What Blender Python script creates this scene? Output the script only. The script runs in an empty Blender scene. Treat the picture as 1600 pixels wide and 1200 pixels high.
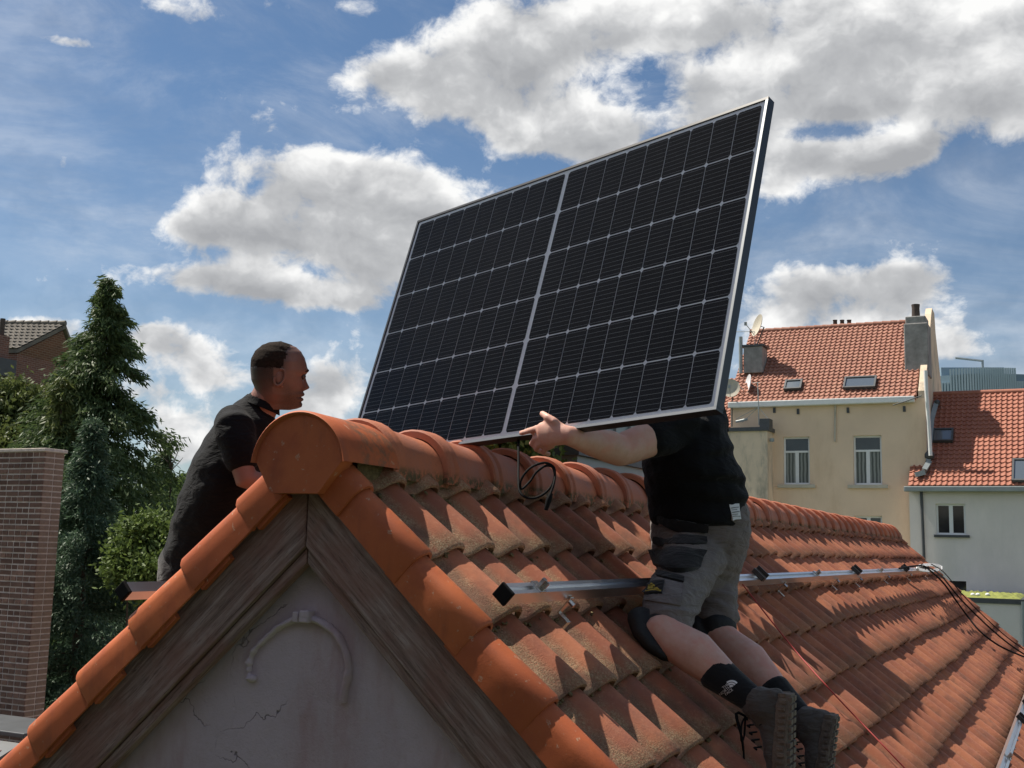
import bpy, bmesh, math, random
import numpy as np
from mathutils import Vector, Matrix, noise
from mathutils.bvhtree import BVHTree
random.seed(7)
SC = bpy.context.scene
COL = SC.collection
# ------------------------------------------------------------------ camera
# world frame: X across the gable, Y along the ridge (away), Z up; the roof apex at the near gable is (0,0,8)
YAW, PITCH, ROLL, F = 0.45794, 0.14284, 0.02466, 1776.8
CAM = Vector((2.01505, -2.71325, 8 - 0.19844))
TH = 0.74644
_f = Vector((-math.sin(YAW)*math.cos(PITCH), math.cos(YAW)*math.cos(PITCH), math.sin(PITCH)))
_r = Vector((math.cos(YAW), math.sin(YAW), 0)); _u = _r.cross(_f)
CR = _r*math.cos(ROLL) + _u*math.sin(ROLL)
CU = -_r*math.sin(ROLL) + _u*math.cos(ROLL)
CF = _f
cam = bpy.data.cameras.new('camera'); camo = bpy.data.objects.new('camera', cam); COL.objects.link(camo)
cam.sensor_fit = 'HORIZONTAL'; cam.angle = 2*math.atan(800/F); cam.clip_start = 0.05; cam.clip_end = 5000
M3 = Matrix((CR, CU, -CF)).transposed(); camo.matrix_world = Matrix.Translation(CAM) @ M3.to_4x4()
SC.camera = camo
# ------------------------------------------------------------------ sun and sky
SUN_AZ, SUN_EL = math.radians(-92), math.radians(60)      # azimuth from +Y, negative towards -X
SUN_STRENGTH, SKY_STRENGTH = 5.0, 0.11
SDIR = Vector((math.sin(SUN_AZ)*math.cos(SUN_EL), math.cos(SUN_AZ)*math.cos(SUN_EL), math.sin(SUN_EL)))
sl = bpy.data.lights.new('sun', 'SUN'); sl.energy = SUN_STRENGTH; sl.angle = math.radians(0.5); sl.color = (1, .93, .82)
so = bpy.data.objects.new('sun', sl); COL.objects.link(so)
so.rotation_euler = (-SDIR).to_track_quat('-Z', 'Y').to_euler(); so.location = (-20, 0, 40)
SC.view_settings.view_transform = 'Standard'; SC.view_settings.look = 'None'
SC.view_settings.exposure = 0.45; SC.view_settings.gamma = 1.0; SC.view_settings.use_curve_mapping = False

def raydir(px, py): return CR*((px-800)/F) + CU*(-(py-600)/F) + CF
def P(px, py, d): return CAM + raydir(px, py)*d                      # point at camera depth d
def onplane(px, py, p0, n):
    d = raydir(px, py); t = ((p0-CAM).dot(n))/d.dot(n); return CAM + d*t
APEX = Vector((0, 0, 8))
NR = Vector((math.sin(TH), 0, math.cos(TH))); NL = Vector((-math.sin(TH), 0, math.cos(TH)))
VR = Vector((math.cos(TH), 0, -math.sin(TH))); VL = Vector((-math.cos(TH), 0, -math.sin(TH)))
EY = Vector((0, 1, 0)); EX = Vector((1, 0, 0)); EZ = Vector((0, 0, 1))
def S(px, py, o): return onplane(px, py, APEX+NR*o, NR)              # on the right slope, o above its base plane
def RS(y, d, o): return APEX + EY*y + VR*d + NR*o                    # right slope coordinates
def LS(y, d, o): return APEX + EY*y + VL*d + NL*o
def Fy(px, py, Y): return onplane(px, py, Vector((0, Y, 0)), EY)     # on a facade plane y = Y

# ------------------------------------------------------------------ node helpers
class NT:
    def __init__(s, tree): s.t = tree; s.n = tree.nodes; s.l = tree.links
    def node(s, kind, **kw):
        n = s.n.new(kind)
        for k, v in kw.items(): setattr(n, k, v)
        return n
    def put(s, sock, v):
        if v is None: return
        if hasattr(v, 'is_output'): s.l.new(v, sock)
        else: sock.default_value = v
    def math(s, op, a, b=None, c=None, clamp=False):
        n = s.node('ShaderNodeMath', operation=op, use_clamp=clamp)
        s.put(n.inputs[0], a); s.put(n.inputs[1], b); s.put(n.inputs[2], c); return n.outputs[0]
    def vmath(s, op, a, b=None, out=0):
        n = s.node('ShaderNodeVectorMath', operation=op)
        s.put(n.inputs[0], a); s.put(n.inputs[1], b); return n.outputs['Value' if op in ('DOT_PRODUCT', 'LENGTH') else 0]
    def scale(s, v, vec3):
        n = s.node('ShaderNodeVectorMath', operation='MULTIPLY'); s.put(n.inputs[0], v); s.put(n.inputs[1], vec3); return n.outputs[0]
    def noise(s, vec, scale=5, detail=4, rough=.55, dist=0, col=False):
        n = s.node('ShaderNodeTexNoise'); s.put(n.inputs['Vector'], vec)
        n.inputs['Scale'].default_value = scale; n.inputs['Detail'].default_value = detail
        n.inputs['Roughness'].default_value = rough; n.inputs['Distortion'].default_value = dist
        return n.outputs['Color' if col else 0]
    def ramp(s, fac, stops):
        n = s.node('ShaderNodeValToRGB'); s.put(n.inputs[0], fac); cr = n.color_ramp
        while len(cr.elements) < len(stops): cr.elements.new(.5)
        for e, (p, c) in zip(cr.elements, stops):
            e.position = p; e.color = (c, c, c, 1) if not hasattr(c, '__len__') else tuple(c[:3])+(1,)
        return n.outputs[0]
    def sstep(s, v, a, b):
        n = s.node('ShaderNodeMapRange', interpolation_type='SMOOTHSTEP'); s.put(n.inputs[0], v)
        n.inputs[1].default_value = a; n.inputs[2].default_value = b; return n.outputs[0]
    def mix(s, fac, a, b, blend='MIX'):
        n = s.node('ShaderNodeMix', data_type='RGBA', blend_type=blend); s.put(n.inputs[0], fac)
        for sk, v in ((n.inputs[6], a), (n.inputs[7], b)):
            if hasattr(v, '__len__'): v = tuple(v[:3])+(1,)
            s.put(sk, v)
        return n.outputs[2]
    def bump(s, h, strength=.3, dist=.01):
        n = s.node('ShaderNodeBump'); n.inputs['Strength'].default_value = strength; n.inputs['Distance'].default_value = dist
        s.put(n.inputs['Height'], h); return n.outputs[0]

def newmat(name):
    m = bpy.data.materials.new(name); m.use_nodes = True
    t = NT(m.node_tree); b = m.node_tree.nodes['Principled BSDF']; return m, t, b
def pos(t): return t.node('ShaderNodeNewGeometry').outputs['Position']
def obj_co(t): return t.node('ShaderNodeTexCoord').outputs['Object']
def rnd(t): return t.node('ShaderNodeObjectInfo').outputs['Random']
def simple(name, c, rough=.6, metal=0, var=.25, scale=6, bump=0, bscale=60, coat=0, spec=None):
    m, t, b = newmat(name)
    p = pos(t)
    f = t.noise(p, scale, 5, .6)
    k = t.ramp(f, [(.25, tuple(x*(1-var) for x in c)), (.75, tuple(min(1, x*(1+var)) for x in c))])
    t.put(b.inputs['Base Color'], k); b.inputs['Roughness'].default_value = rough; b.inputs['Metallic'].default_value = metal
    if coat: b.inputs['Coat Weight'].default_value = coat; b.inputs['Coat Roughness'].default_value = .05
    if spec is not None: b.inputs['Specular IOR Level'].default_value = spec
    if bump: t.put(b.inputs['Normal'], t.bump(t.noise(p, bscale, 4, .6), bump, .01))
    return m
MAT = {}

def cloth(name, c, rough=.85, weave=900, fold=.35, var=.2, sheen=.2):
    m, t, b = newmat(name); p = pos(t)
    f = t.noise(p, 9, 5, .6)
    t.put(b.inputs['Base Color'], t.ramp(f, [(.2, tuple(x*(1-var) for x in c)), (.8, tuple(x*(1+var) for x in c))]))
    b.inputs['Roughness'].default_value = rough; b.inputs['Specular IOR Level'].default_value = .2
    b.inputs['Sheen Weight'].default_value = sheen
    h = t.math('ADD', t.math('MULTIPLY', t.noise(t.scale(p, (1, 1, 2.6)), 14, 3, .5, 1.2), 1.0), t.math('MULTIPLY', t.noise(p, weave, 2, .5), .06))
    t.put(b.inputs['Normal'], t.bump(h, fold, .03)); return m

def tile_mat(name, moss=True, far=False):
    """terracotta: warm orange body, dark algae with painted groove shade, tan lichen and moss in the pans"""
    m, t, b = newmat(name); p = pos(t); r = rnd(t)
    n1 = t.noise(p, 7, 6, .62); n2 = t.noise(p, 60, 5, .7); n3 = t.noise(p, 2.1, 3, .5)
    base = t.mix(r, (.30, .098, .052), (.46, .175, .092))
    base = t.mix(t.sstep(n1, .35, .75), base, (.27, .10, .066))
    base = t.mix(t.math('MULTIPLY', t.sstep(n2, .5, .8), .5), base, (.50, .25, .15))
    if moss:
        o = t.node('ShaderNodeSeparateXYZ'); t.put(o.inputs[0], obj_co(t))
        low = t.math('SUBTRACT', 1.0, t.sstep(t.math('SUBTRACT', o.outputs[2], t.math('MULTIPLY', o.outputs[0], .112)), .080, .108))   # pans lie low in tile space
        nose = t.sstep(o.outputs[0], -.09, -.015)
        w = t.node('ShaderNodeSeparateXYZ'); t.put(w.inputs[0], p)
        near = t.math('SUBTRACT', 1.0, t.math('MULTIPLY', t.sstep(w.outputs[1], .7, 3.0), .62))
        gr = t.noise(p, 210, 3, .75)
        blot = t.sstep(t.noise(p, 13, 6, .65), .28, .52)
        mk = t.math('MULTIPLY', t.math('MULTIPLY', t.math('ADD', t.math('MULTIPLY', low, .95), t.math('MULTIPLY', nose, .8), clamp=True), blot), near)
        mk = t.math('MULTIPLY', mk, t.sstep(gr, .32, .50))
        mossc = t.ramp(t.noise(p, 160, 4, .7), [(.3, (.12, .08, .045)), (.48, (.31, .205, .115)), (.68, (.52, .385, .24))])
        base = t.mix(mk, base, mossc)
        alg_shade = t.math('MULTIPLY', t.sstep(t.math('ADD', t.noise(p, 5, 5, .7), t.math('MULTIPLY', low, .13)), .47, .74), .8)  # algae blotches, deepened in the pans as painted shade beside the humps
        base = t.mix(alg_shade, base, (.165, .08, .055))
        lap_shade = t.math('SUBTRACT', 1.0, t.sstep(o.outputs[1], .006, .028)); base = t.mix(t.math('MULTIPLY', lap_shade, .75), base, (.07, .04, .03))  # dark line at the side lap: groove shade put into the colour
        h = t.math('ADD', t.math('MULTIPLY', gr, t.math('ADD', t.math('MULTIPLY', mk, 1.2), .25)), t.math('MULTIPLY', n2, .4))
        t.put(b.inputs['Normal'], t.bump(h, .55, .006))
    else:
        t.put(b.inputs['Normal'], t.bump(n2, .25, .004))
    t.put(b.inputs['Base Color'], base); b.inputs['Roughness'].default_value = .82; b.inputs['Specular IOR Level'].default_value = .25
    return m
MAT['tile'] = tile_mat('terracotta_tile')
def tile_field_mat():
    m, t, b = newmat('terracotta_tile_field'); p = pos(t)
    rel = t.node('ShaderNodeVectorMath', operation='SUBTRACT'); t.put(rel.inputs[0], p); rel.inputs[1].default_value = (0, 0, 8)
    sx = t.node('ShaderNodeSeparateXYZ'); t.put(sx.inputs[0], rel.outputs[0])
    dn_ = t.math('ADD', t.math('MULTIPLY', t.math('ABSOLUTE', sx.outputs[0]), math.cos(TH)), t.math('MULTIPLY', sx.outputs[2], -math.sin(TH)))
    iy = t.math('FLOOR', t.math('DIVIDE', t.math('SUBTRACT', sx.outputs[1], .105), .215)); ir = t.math('FLOOR', t.math('DIVIDE', t.math('SUBTRACT', dn_, .135), .2755))
    cb = t.node('ShaderNodeCombineXYZ'); t.put(cb.inputs[0], iy); t.put(cb.inputs[1], ir)
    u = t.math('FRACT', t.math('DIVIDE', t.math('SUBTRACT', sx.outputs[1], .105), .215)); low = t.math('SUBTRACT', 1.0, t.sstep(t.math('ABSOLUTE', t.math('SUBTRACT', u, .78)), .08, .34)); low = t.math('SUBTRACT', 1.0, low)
    wn = t.node('ShaderNodeTexWhiteNoise', noise_dimensions='3D'); t.put(wn.inputs['Vector'], cb.outputs[0]); r = wn.outputs['Value']
    n1 = t.noise(p, 7, 6, .62); n2 = t.noise(p, 60, 5, .7)
    base = t.mix(r, (.30, .098, .052), (.46, .175, .092))
    base = t.mix(t.sstep(n1, .35, .75), base, (.27, .10, .066))
    base = t.mix(t.math('MULTIPLY', t.sstep(n2, .5, .8), .5), base, (.50, .25, .15))
    base = t.mix(t.math('MULTIPLY', t.sstep(t.math('ADD', t.noise(p, 5, 5, .7), t.math('MULTIPLY', low, .16)), .45, .74), .85), base, (.165, .08, .055))  # algae blotches plus hump shade painted into the pans
    lap_shade = t.math('SUBTRACT', 1.0, t.sstep(u, .03, .16)); base = t.mix(t.math('MULTIPLY', lap_shade, .75), base, (.07, .04, .03))  # side laps darkened to paint the shade of the grooves
    t.put(b.inputs['Base Color'], base); b.inputs['Roughness'].default_value = .82; b.inputs['Specular IOR Level'].default_value = .25
    t.put(b.inputs['Normal'], t.bump(t.math('ADD', t.noise(p, 210, 3, .75), n2), .4, .005)); return m
def verge_mat():
    m, t, b = newmat('verge_terracotta'); p = pos(t); r = rnd(t)
    n1 = t.noise(p, 9, 5, .6); n2 = t.noise(p, 80, 4, .7)
    base = t.mix(r, (.43, .105, .036), (.54, .145, .05))
    base = t.mix(t.sstep(n1, .4, .8), base, (.38, .09, .036))
    base = t.mix(t.math('MULTIPLY', t.sstep(n2, .62, .75), .6), base, (.42, .25, .14))
    w = t.node('ShaderNodeSeparateXYZ'); t.put(w.inputs[0], p)
    back = t.sstep(w.outputs[1], .02, .09)
    gr = t.math('MULTIPLY', t.math('MULTIPLY', back, t.sstep(t.noise(p, 26, 5, .7), .42, .62)), .8)
    base = t.mix(gr, base, (.17, .095, .055))
    vs = t.noise(t.scale(p, (1, 1, .25)), 22, 4, .6)
    base = t.mix(t.math('MULTIPLY', t.sstep(vs, .5, .75), .35), base, (.25, .075, .042))
    t.put(b.inputs['Base Color'], base); b.inputs['Roughness'].default_value = .6; b.inputs['Specular IOR Level'].default_value = .3
    lich = t.math('MULTIPLY', t.sstep(t.noise(p, 34, 3, .5), .66, .70), t.sstep(t.noise(p, 260, 3, .7), .4, .55)); base = t.mix(t.math('MULTIPLY', lich, .6), base, (.5, .38, .26))
    t.put(b.inputs['Base Color'], base)
    t.put(b.inputs['Normal'], t.bump(t.math('ADD', t.noise(p, 190, 4, .65), t.math('MULTIPLY', t.noise(p, 14, 3, .5), 2.0)), .10, .004)); return m
MAT['verge'] = verge_mat()
def ridge_mat():
    m, t, b = newmat('ridge_terracotta'); p = pos(t); r = rnd(t)
    n1 = t.noise(p, 8, 5, .6); n2 = t.noise(p, 90, 4, .7)
    base = t.mix(r, (.38, .115, .058), (.50, .17, .085))
    base = t.mix(t.sstep(n1, .38, .75), base, (.36, .15, .105))
    base = t.mix(t.math('MULTIPLY', t.sstep(n2, .55, .8), .55), base, (.15, .085, .055))
    w = t.node('ShaderNodeSeparateXYZ'); t.put(w.inputs[0], p)
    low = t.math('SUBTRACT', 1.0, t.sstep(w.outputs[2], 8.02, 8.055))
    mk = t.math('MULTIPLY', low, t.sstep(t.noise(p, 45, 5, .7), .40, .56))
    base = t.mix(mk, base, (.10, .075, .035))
    t.put(b.inputs['Base Color'], base); b.inputs['Roughness'].default_value = .7; b.inputs['Specular IOR Level'].default_value = .3
    t.put(b.inputs['Normal'], t.bump(t.noise(p, 150, 4, .65), .3, .004)); return m
MAT['ridge'] = ridge_mat()
MAT['moss'] = simple('moss_mortar', (.16, .12, .055), .95, var=.6, scale=60, bump=.8, bscale=200)
MAT['felt'] = simple('roof_underlay', (.03, .025, .022), .9)

def wood_mat():
    m, t, b = newmat('weathered_wood'); o = obj_co(t)
    st = t.scale(o, (1.4, 22, 22)); g = t.noise(st, 3, 6, .65, .6); g2 = t.noise(st, 11, 5, .7)
    base = t.ramp(g, [(.3, (.10, .058, .044)), (.48, (.25, .165, .135)), (.7, (.42, .32, .28))])
    stain = t.sstep(t.noise(o, 5, 4, .6), .42, .65)
    base = t.mix(t.math('MULTIPLY', stain, .55), base, (.24, .10, .07))
    base = t.mix(t.math('MULTIPLY', t.sstep(g2, .55, .68), .7), base, (.05, .03, .025))
    t.put(b.inputs['Base Color'], base); b.inputs['Roughness'].default_value = .8
    t.put(b.inputs['Normal'], t.bump(t.math('ADD', g, g2), .5, .006)); return m
MAT['wood'] = wood_mat()
def plaster(name, c, dirt, cracks=False, scale=3.0):
    m, t, b = newmat(name); p = pos(t)
    n = t.noise(p, scale, 6, .6); base = t.ramp(n, [(.3, tuple(x*.86 for x in c)), (.7, c)])
    base = t.mix(t.math('MULTIPLY', t.sstep(t.noise(t.scale(p, (1, 1, .3)), scale*1.3, 8, .7), .46, .72), .8), base, dirt)
    h = t.noise(p, 25, 5, .65)
    if cracks:
        wv = t.node('ShaderNodeTexVoronoi', feature='DISTANCE_TO_EDGE'); wv.inputs['Scale'].default_value = 2.6
        pd = t.node('ShaderNodeVectorMath', operation='ADD'); t.put(pd.inputs[0], p)
        t.put(pd.inputs[1], t.scale(t.noise(p, 6, 4, .6, col=True), (.22, .22, .22))); t.put(wv.inputs['Vector'], pd.outputs[0])
        ck = t.math('MULTIPLY', t.math('SUBTRACT', 1.0, t.sstep(wv.outputs['Distance'], .0, .008)), t.sstep(t.noise(p, 3, 2), .5, .6))
        base = t.mix(t.math('MULTIPLY', ck, .8), base, (.10, .08, .08))
        h = t.math('SUBTRACT', h, ck)
    t.put(b.inputs['Base Color'], base); b.inputs['Roughness'].default_value = .9; b.inputs['Specular IOR Level'].default_value = .2
    t.put(b.inputs['Normal'], t.bump(t.math('ADD', h, t.math('MULTIPLY', t.noise(p, 140, 4, .7), .35)), .5, .012)); return m
MAT['gable'] = plaster('pale_gable_plaster', (.56, .46, .48), (.42, .28, .27), True)
MAT['cream'] = plaster('cream_render', (.87, .66, .48), (.66, .47, .31), False, .5)
MAT['creamold'] = plaster('flaking_cream_render', (.82, .66, .49), (.30, .27, .22), False, 1.4)
MAT['greywall'] = plaster('grey_render', (.80, .74, .69), (.66, .62, .57), False, .5)
MAT['alu'] = simple('aluminium', (.72, .73, .75), .32, 1.0, var=.08)
MAT['steel'] = simple('stainless_steel', (.62, .60, .57), .25, 1.0, var=.1)
MAT['blackplastic'] = simple('black_plastic', (.006, .006, .0065), .7, spec=.12)
MAT['blackmetal'] = simple('black_anodised', (.018, .018, .02), .38, 0, var=.1, spec=.6)
MAT['frame'] = simple('lit_frame_lip', (.22, .23, .24), .4, .6, var=.05)
MAT['sheet'] = simple('white_backsheet', (.90, .91, .92), .35, var=.04)
MAT['bus'] = simple('silver_busbar', (.34, .35, .37), .4, .3, var=.05)
MAT['redcord'] = simple('red_cord', (.33, .035, .03), .6)
MAT['whitepvc'] = simple('white_pvc', (.78, .78, .77), .45, var=.05)
MAT['zinc'] = simple('zinc_sheet', (.30, .33, .33), .5, .3, var=.15, scale=2)
MAT['zincdark'] = simple('dark_zinc', (.07, .075, .08), .5, .2, var=.2)
MAT['concrete'] = simple('stained_cement', (.27, .26, .25), .9, var=.45, scale=2.2, bump=.5, bscale=12)
MAT['pot'] = simple('chimney_pot_clay', (.07, .05, .042), .8, var=.4)
MAT['stone'] = simple('pale_sill_stone', (.52, .47, .38), .8, var=.15, scale=3)
MAT['bark'] = simple('bark', (.07, .05, .035), .9, var=.4, scale=8)
def glass_dark():
    m, t, b = newmat('dark_window_glass'); p = pos(t)
    t.put(b.inputs['Base Color'], t.ramp(t.noise(p, .8, 3), [(.35, (.018, .02, .022)), (.7, (.05, .055, .055))]))
    b.inputs['Roughness'].default_value = .06; b.inputs['Specular IOR Level'].default_value = .7; return m
MAT['glass'] = glass_dark()
def skylight_glass():
    m, t, b = newmat('skylight_glass'); b.inputs['Base Color'].default_value = (.10, .12, .14, 1)
    b.inputs['Roughness'].default_value = .08; b.inputs['Specular IOR Level'].default_value = 1.0; b.inputs['Coat Weight'].default_value = 1; return m
MAT['skyglass'] = skylight_glass()
def curtain():
    m, t, b = newmat('net_curtain'); p = pos(t)
    w = t.node('ShaderNodeTexWave', wave_type='BANDS', bands_direction='X'); t.put(w.inputs['Vector'], p)
    w.inputs['Scale'].default_value = 2.2; w.inputs['Distortion'].default_value = 1.5
    t.put(b.inputs['Base Color'], t.ramp(w.outputs[1], [(.1, (.10, .11, .10)), (.9, (.30, .31, .29))])); b.inputs['Roughness'].default_value = .9; return m
MAT['curtain'] = curtain()
def farglass():
    m, t, b = newmat('blue_tower_glass'); p = pos(t)
    t.put(b.inputs['Base Color'], t.ramp(t.noise(p, .06, 2), [(.3, (.14, .21, .27)), (.7, (.22, .30, .36))]))
    b.inputs['Roughness'].default_value = .25; b.inputs['Specular IOR Level'].default_value = .5; return m
MAT['farglass'] = farglass()
MAT['fin'] = simple('tower_fin', (.42, .50, .55), .5, var=.05)
def brick(name, a, bcol):
    m, t, b = newmat(name); p = pos(t); r = rnd(t)
    base = t.mix(r, a, bcol); base = t.mix(t.math('MULTIPLY', t.sstep(t.noise(p, 30, 5, .7), .45, .7), .5), base, tuple(x*.55 for x in a))
    t.put(b.inputs['Base Color'], base); b.inputs['Roughness'].default_value = .9
    t.put(b.inputs['Normal'], t.bump(t.noise(p, 60, 4, .6), .4, .01)); return m
MAT['brick'] = brick('old_brown_brick', (.12, .062, .045), (.23, .13, .095))
MAT['brickside'] = brick('pale_side_brick', (.24, .16, .115), (.34, .235, .175))  # paler brick for the side face
MAT['mortar'] = simple('lime_mortar', (.58, .50, .44), .95, var=.25, scale=14, bump=.4)
def far_brick():
    m, t, b = newmat('far_red_brick'); p = pos(t)
    bt = t.node('ShaderNodeTexBrick'); bt.inputs['Scale'].default_value = 1
    sw = t.node('ShaderNodeSeparateXYZ'); t.put(sw.inputs[0], p)
    cb = t.node('ShaderNodeCombineXYZ'); t.put(cb.inputs[0], t.math('ADD', sw.outputs[0], sw.outputs[1])); t.put(cb.inputs[1], sw.outputs[2])
    t.put(bt.inputs['Vector'], cb.outputs[0])
    bt.inputs['Color1'].default_value = (.22, .09, .065, 1); bt.inputs['Color2'].default_value = (.145, .06, .048, 1); bt.inputs['Mortar'].default_value = (.26, .19, .16, 1)
    bt.inputs['Brick Width'].default_value = .24; bt.inputs['Row Height'].default_value = .085; bt.inputs['Mortar Size'].default_value = .012
    t.put(b.inputs['Base Color'], t.mix(t.math('MULTIPLY', t.sstep(t.noise(p, 1.6, 5, .7), .45, .7), .5), bt.outputs[0], (.17, .10, .08))); b.inputs['Roughness'].default_value = .95; return m
MAT['farbrick'] = far_brick()
MAT['greytile'] = simple('grey_brown_tile', (.17, .15, .125), .85, var=.35, scale=3)
def orange_far(name, a, bb, wh):
    m, t, b = newmat(name); p = pos(t)
    base = t.ramp(t.noise(p, 2.4, 5, .7), [(.3, a), (.7, bb)])
    base = t.mix(t.math('MULTIPLY', t.sstep(t.noise(p, 7, 5, .7), .55, .75), wh), base, (.50, .36, .24))
    base = t.mix(t.math('MULTIPLY', t.sstep(t.noise(p, 1.1, 4, .7), .55, .8), .45), base, (.13, .06, .045))
    t.put(b.inputs['Base Color'], base); b.inputs['Roughness'].default_value = .8; return m
MAT['creamtile'] = orange_far('old_orange_pantile', (.27, .112, .078), (.36, .165, .11), .65)
MAT['greytileorange'] = orange_far('newer_orange_pantile', (.31, .112, .072), (.39, .15, .095), .3)
def skin(name, beard=False, head=None, c=(.70, .44, .35)):
    m, t, b = newmat(name); p = pos(t)
    base = t.ramp(t.noise(p, 22, 5, .65), [(.3, tuple(x*f for x, f in zip(c, (.85, .75, .72)))), (.7, c)])
    base = t.mix(t.math('MULTIPLY', t.sstep(t.noise(p, 13, 6, .68), .42, .66), .6), base, (c[0]*.95, c[1]*.66, c[2]*.62))
    if beard:
        a = t.node('ShaderNodeAttribute', attribute_name='beard')
        st = t.math('MULTIPLY', a.outputs['Fac'], t.ramp(t.noise(p, 420, 2, .6), [(.35, .45), (.6, .95)]))
        base = t.mix(st, base, (.06, .042, .035))
        a2 = t.node('ShaderNodeAttribute', attribute_name='crop'); base = t.mix(t.math('MULTIPLY', a2.outputs['Fac'], t.ramp(t.noise(p, 380, 2, .6), [(.3, .8), (.6, 1.0)])), base, (.035, .024, .018))
    t.put(b.inputs['Base Color'], base); b.inputs['Roughness'].default_value = .5
    b.inputs['Subsurface Weight'].default_value = .08; b.inputs['Subsurface Scale'].default_value = .01
    t.put(b.inputs['Normal'], t.bump(t.noise(p, 350, 3, .6), .2, .002)); return m
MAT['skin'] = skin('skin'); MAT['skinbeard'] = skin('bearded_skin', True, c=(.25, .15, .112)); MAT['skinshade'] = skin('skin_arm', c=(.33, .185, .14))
MAT['hair'] = simple('short_dark_hair', (.030, .021, .016), .85, var=.5, scale=120, bump=.6, bscale=420, spec=.1)
MAT['black'] = cloth('black_cotton', (.0045, .0047, .006), fold=.35, sheen=.05)
MAT['shorts'] = cloth('grey_brown_canvas', (.17, .142, .132), fold=.55)
MAT['pocket'] = cloth('black_pocket_canvas', (.012, .011, .012), fold=.3)
MAT['pad'] = simple('black_knee_pad', (.012, .012, .013), .7, bump=.3)
MAT['sock'] = cloth('black_knit_sock', (.010, .010, .011), weave=400, fold=.2)
MAT['suede'] = cloth('grey_suede', (.085, .073, .062), weave=500, fold=.4, var=.3)
MAT['sole'] = simple('taupe_rubber_sole', (.16, .125, .092), .8, var=.3, scale=30, bump=.5, bscale=90)
MAT['white'] = simple('white_print', (.78, .78, .78), .7, var=.03)
MAT['greyprint'] = simple('grey_print', (.25, .25, .25), .7, var=.05)
MAT['yellow'] = simple('yellow_stitching', (.55, .40, .05), .7)
MAT['glove'] = cloth('dark_work_glove', (.035, .016, .014), fold=.3)
MAT['eye'] = simple('eye', (.07, .055, .05), .3)
def leafmat(name, a, bcol, c2):
    m, t, b = newmat(name); p = pos(t)
    n = t.noise(p, 1.6, 4, .6); n2 = t.noise(p, 14, 3, .6)
    base = t.ramp(n2, [(.25, a), (.55, bcol), (.8, c2)]); base = t.mix(t.math('MULTIPLY', t.sstep(n, .45, .7), .5), base, bcol)
    t.put(b.inputs['Base Color'], base); b.inputs['Roughness'].default_value = .55; b.inputs['Specular IOR Level'].default_value = .3
    tr = t.node('ShaderNodeBsdfTranslucent'); t.put(tr.inputs[0], base)
    mx = t.node('ShaderNodeMixShader'); mx.inputs[0].default_value = .3
    t.l.new(b.outputs[0], mx.inputs[1]); t.l.new(tr.outputs[0], mx.inputs[2])
    out = [n for n in m.node_tree.nodes if n.type == 'OUTPUT_MATERIAL'][0]; t.l.new(mx.outputs[0], out.inputs[0]); return m
MAT['conifer'] = leafmat('conifer_needles', (.05, .085, .032), (.095, .14, .05), (.17, .21, .075))
MAT['bluefir'] = leafmat('blue_green_needles', (.045, .08, .045), (.085, .135, .08), (.15, .21, .13))
MAT['olive'] = leafmat('olive_leaves', (.07, .095, .03), (.13, .16, .05), (.21, .23, .08))
MAT['bright'] = leafmat('bright_leaves', (.07, .11, .03), (.14, .20, .05), (.24, .30, .09))
MAT['sedum'] = simple('sedum', (.20, .22, .05), .95, var=.5, scale=6, bump=.6, bscale=20)
MAT['grass'] = simple('rough_grass', (.05, .075, .03), .95, var=.5, scale=.8)

def cell_mat():
    m, t, b = newmat('solar_cell'); p = pos(t)
    t.put(b.inputs['Base Color'], t.mix(rnd(t), (.0035, .0035, .007), (.006, .006, .010)))
    b.inputs['Roughness'].default_value = .3; b.inputs['Specular IOR Level'].default_value = .08; return m
MAT['cell'] = cell_mat()
def pglass():
    m, t, b = newmat('panel_glass'); p = pos(t)
    for n in list(t.n):
        if n.type == 'BSDF_PRINCIPLED': t.n.remove(n)
    g = t.node('ShaderNodeBsdfGlossy'); g.inputs['Roughness'].default_value = .12
    t.put(g.inputs['Normal'], t.bump(t.noise(p, 260, 3, .6), .10, .002))
    tr = t.node('ShaderNodeBsdfTransparent')
    fr = t.node('ShaderNodeFresnel'); fr.inputs[0].default_value = 1.13
    mx = t.node('ShaderNodeMixShader'); t.put(mx.inputs[0], fr.outputs[0]); t.l.new(tr.outputs[0], mx.inputs[1]); t.l.new(g.outputs[0], mx.inputs[2])
    out = [n for n in t.n if n.type == 'OUTPUT_MATERIAL'][0]; t.l.new(mx.outputs[0], out.inputs[0]); return m
MAT['pglass'] = pglass()

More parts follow.
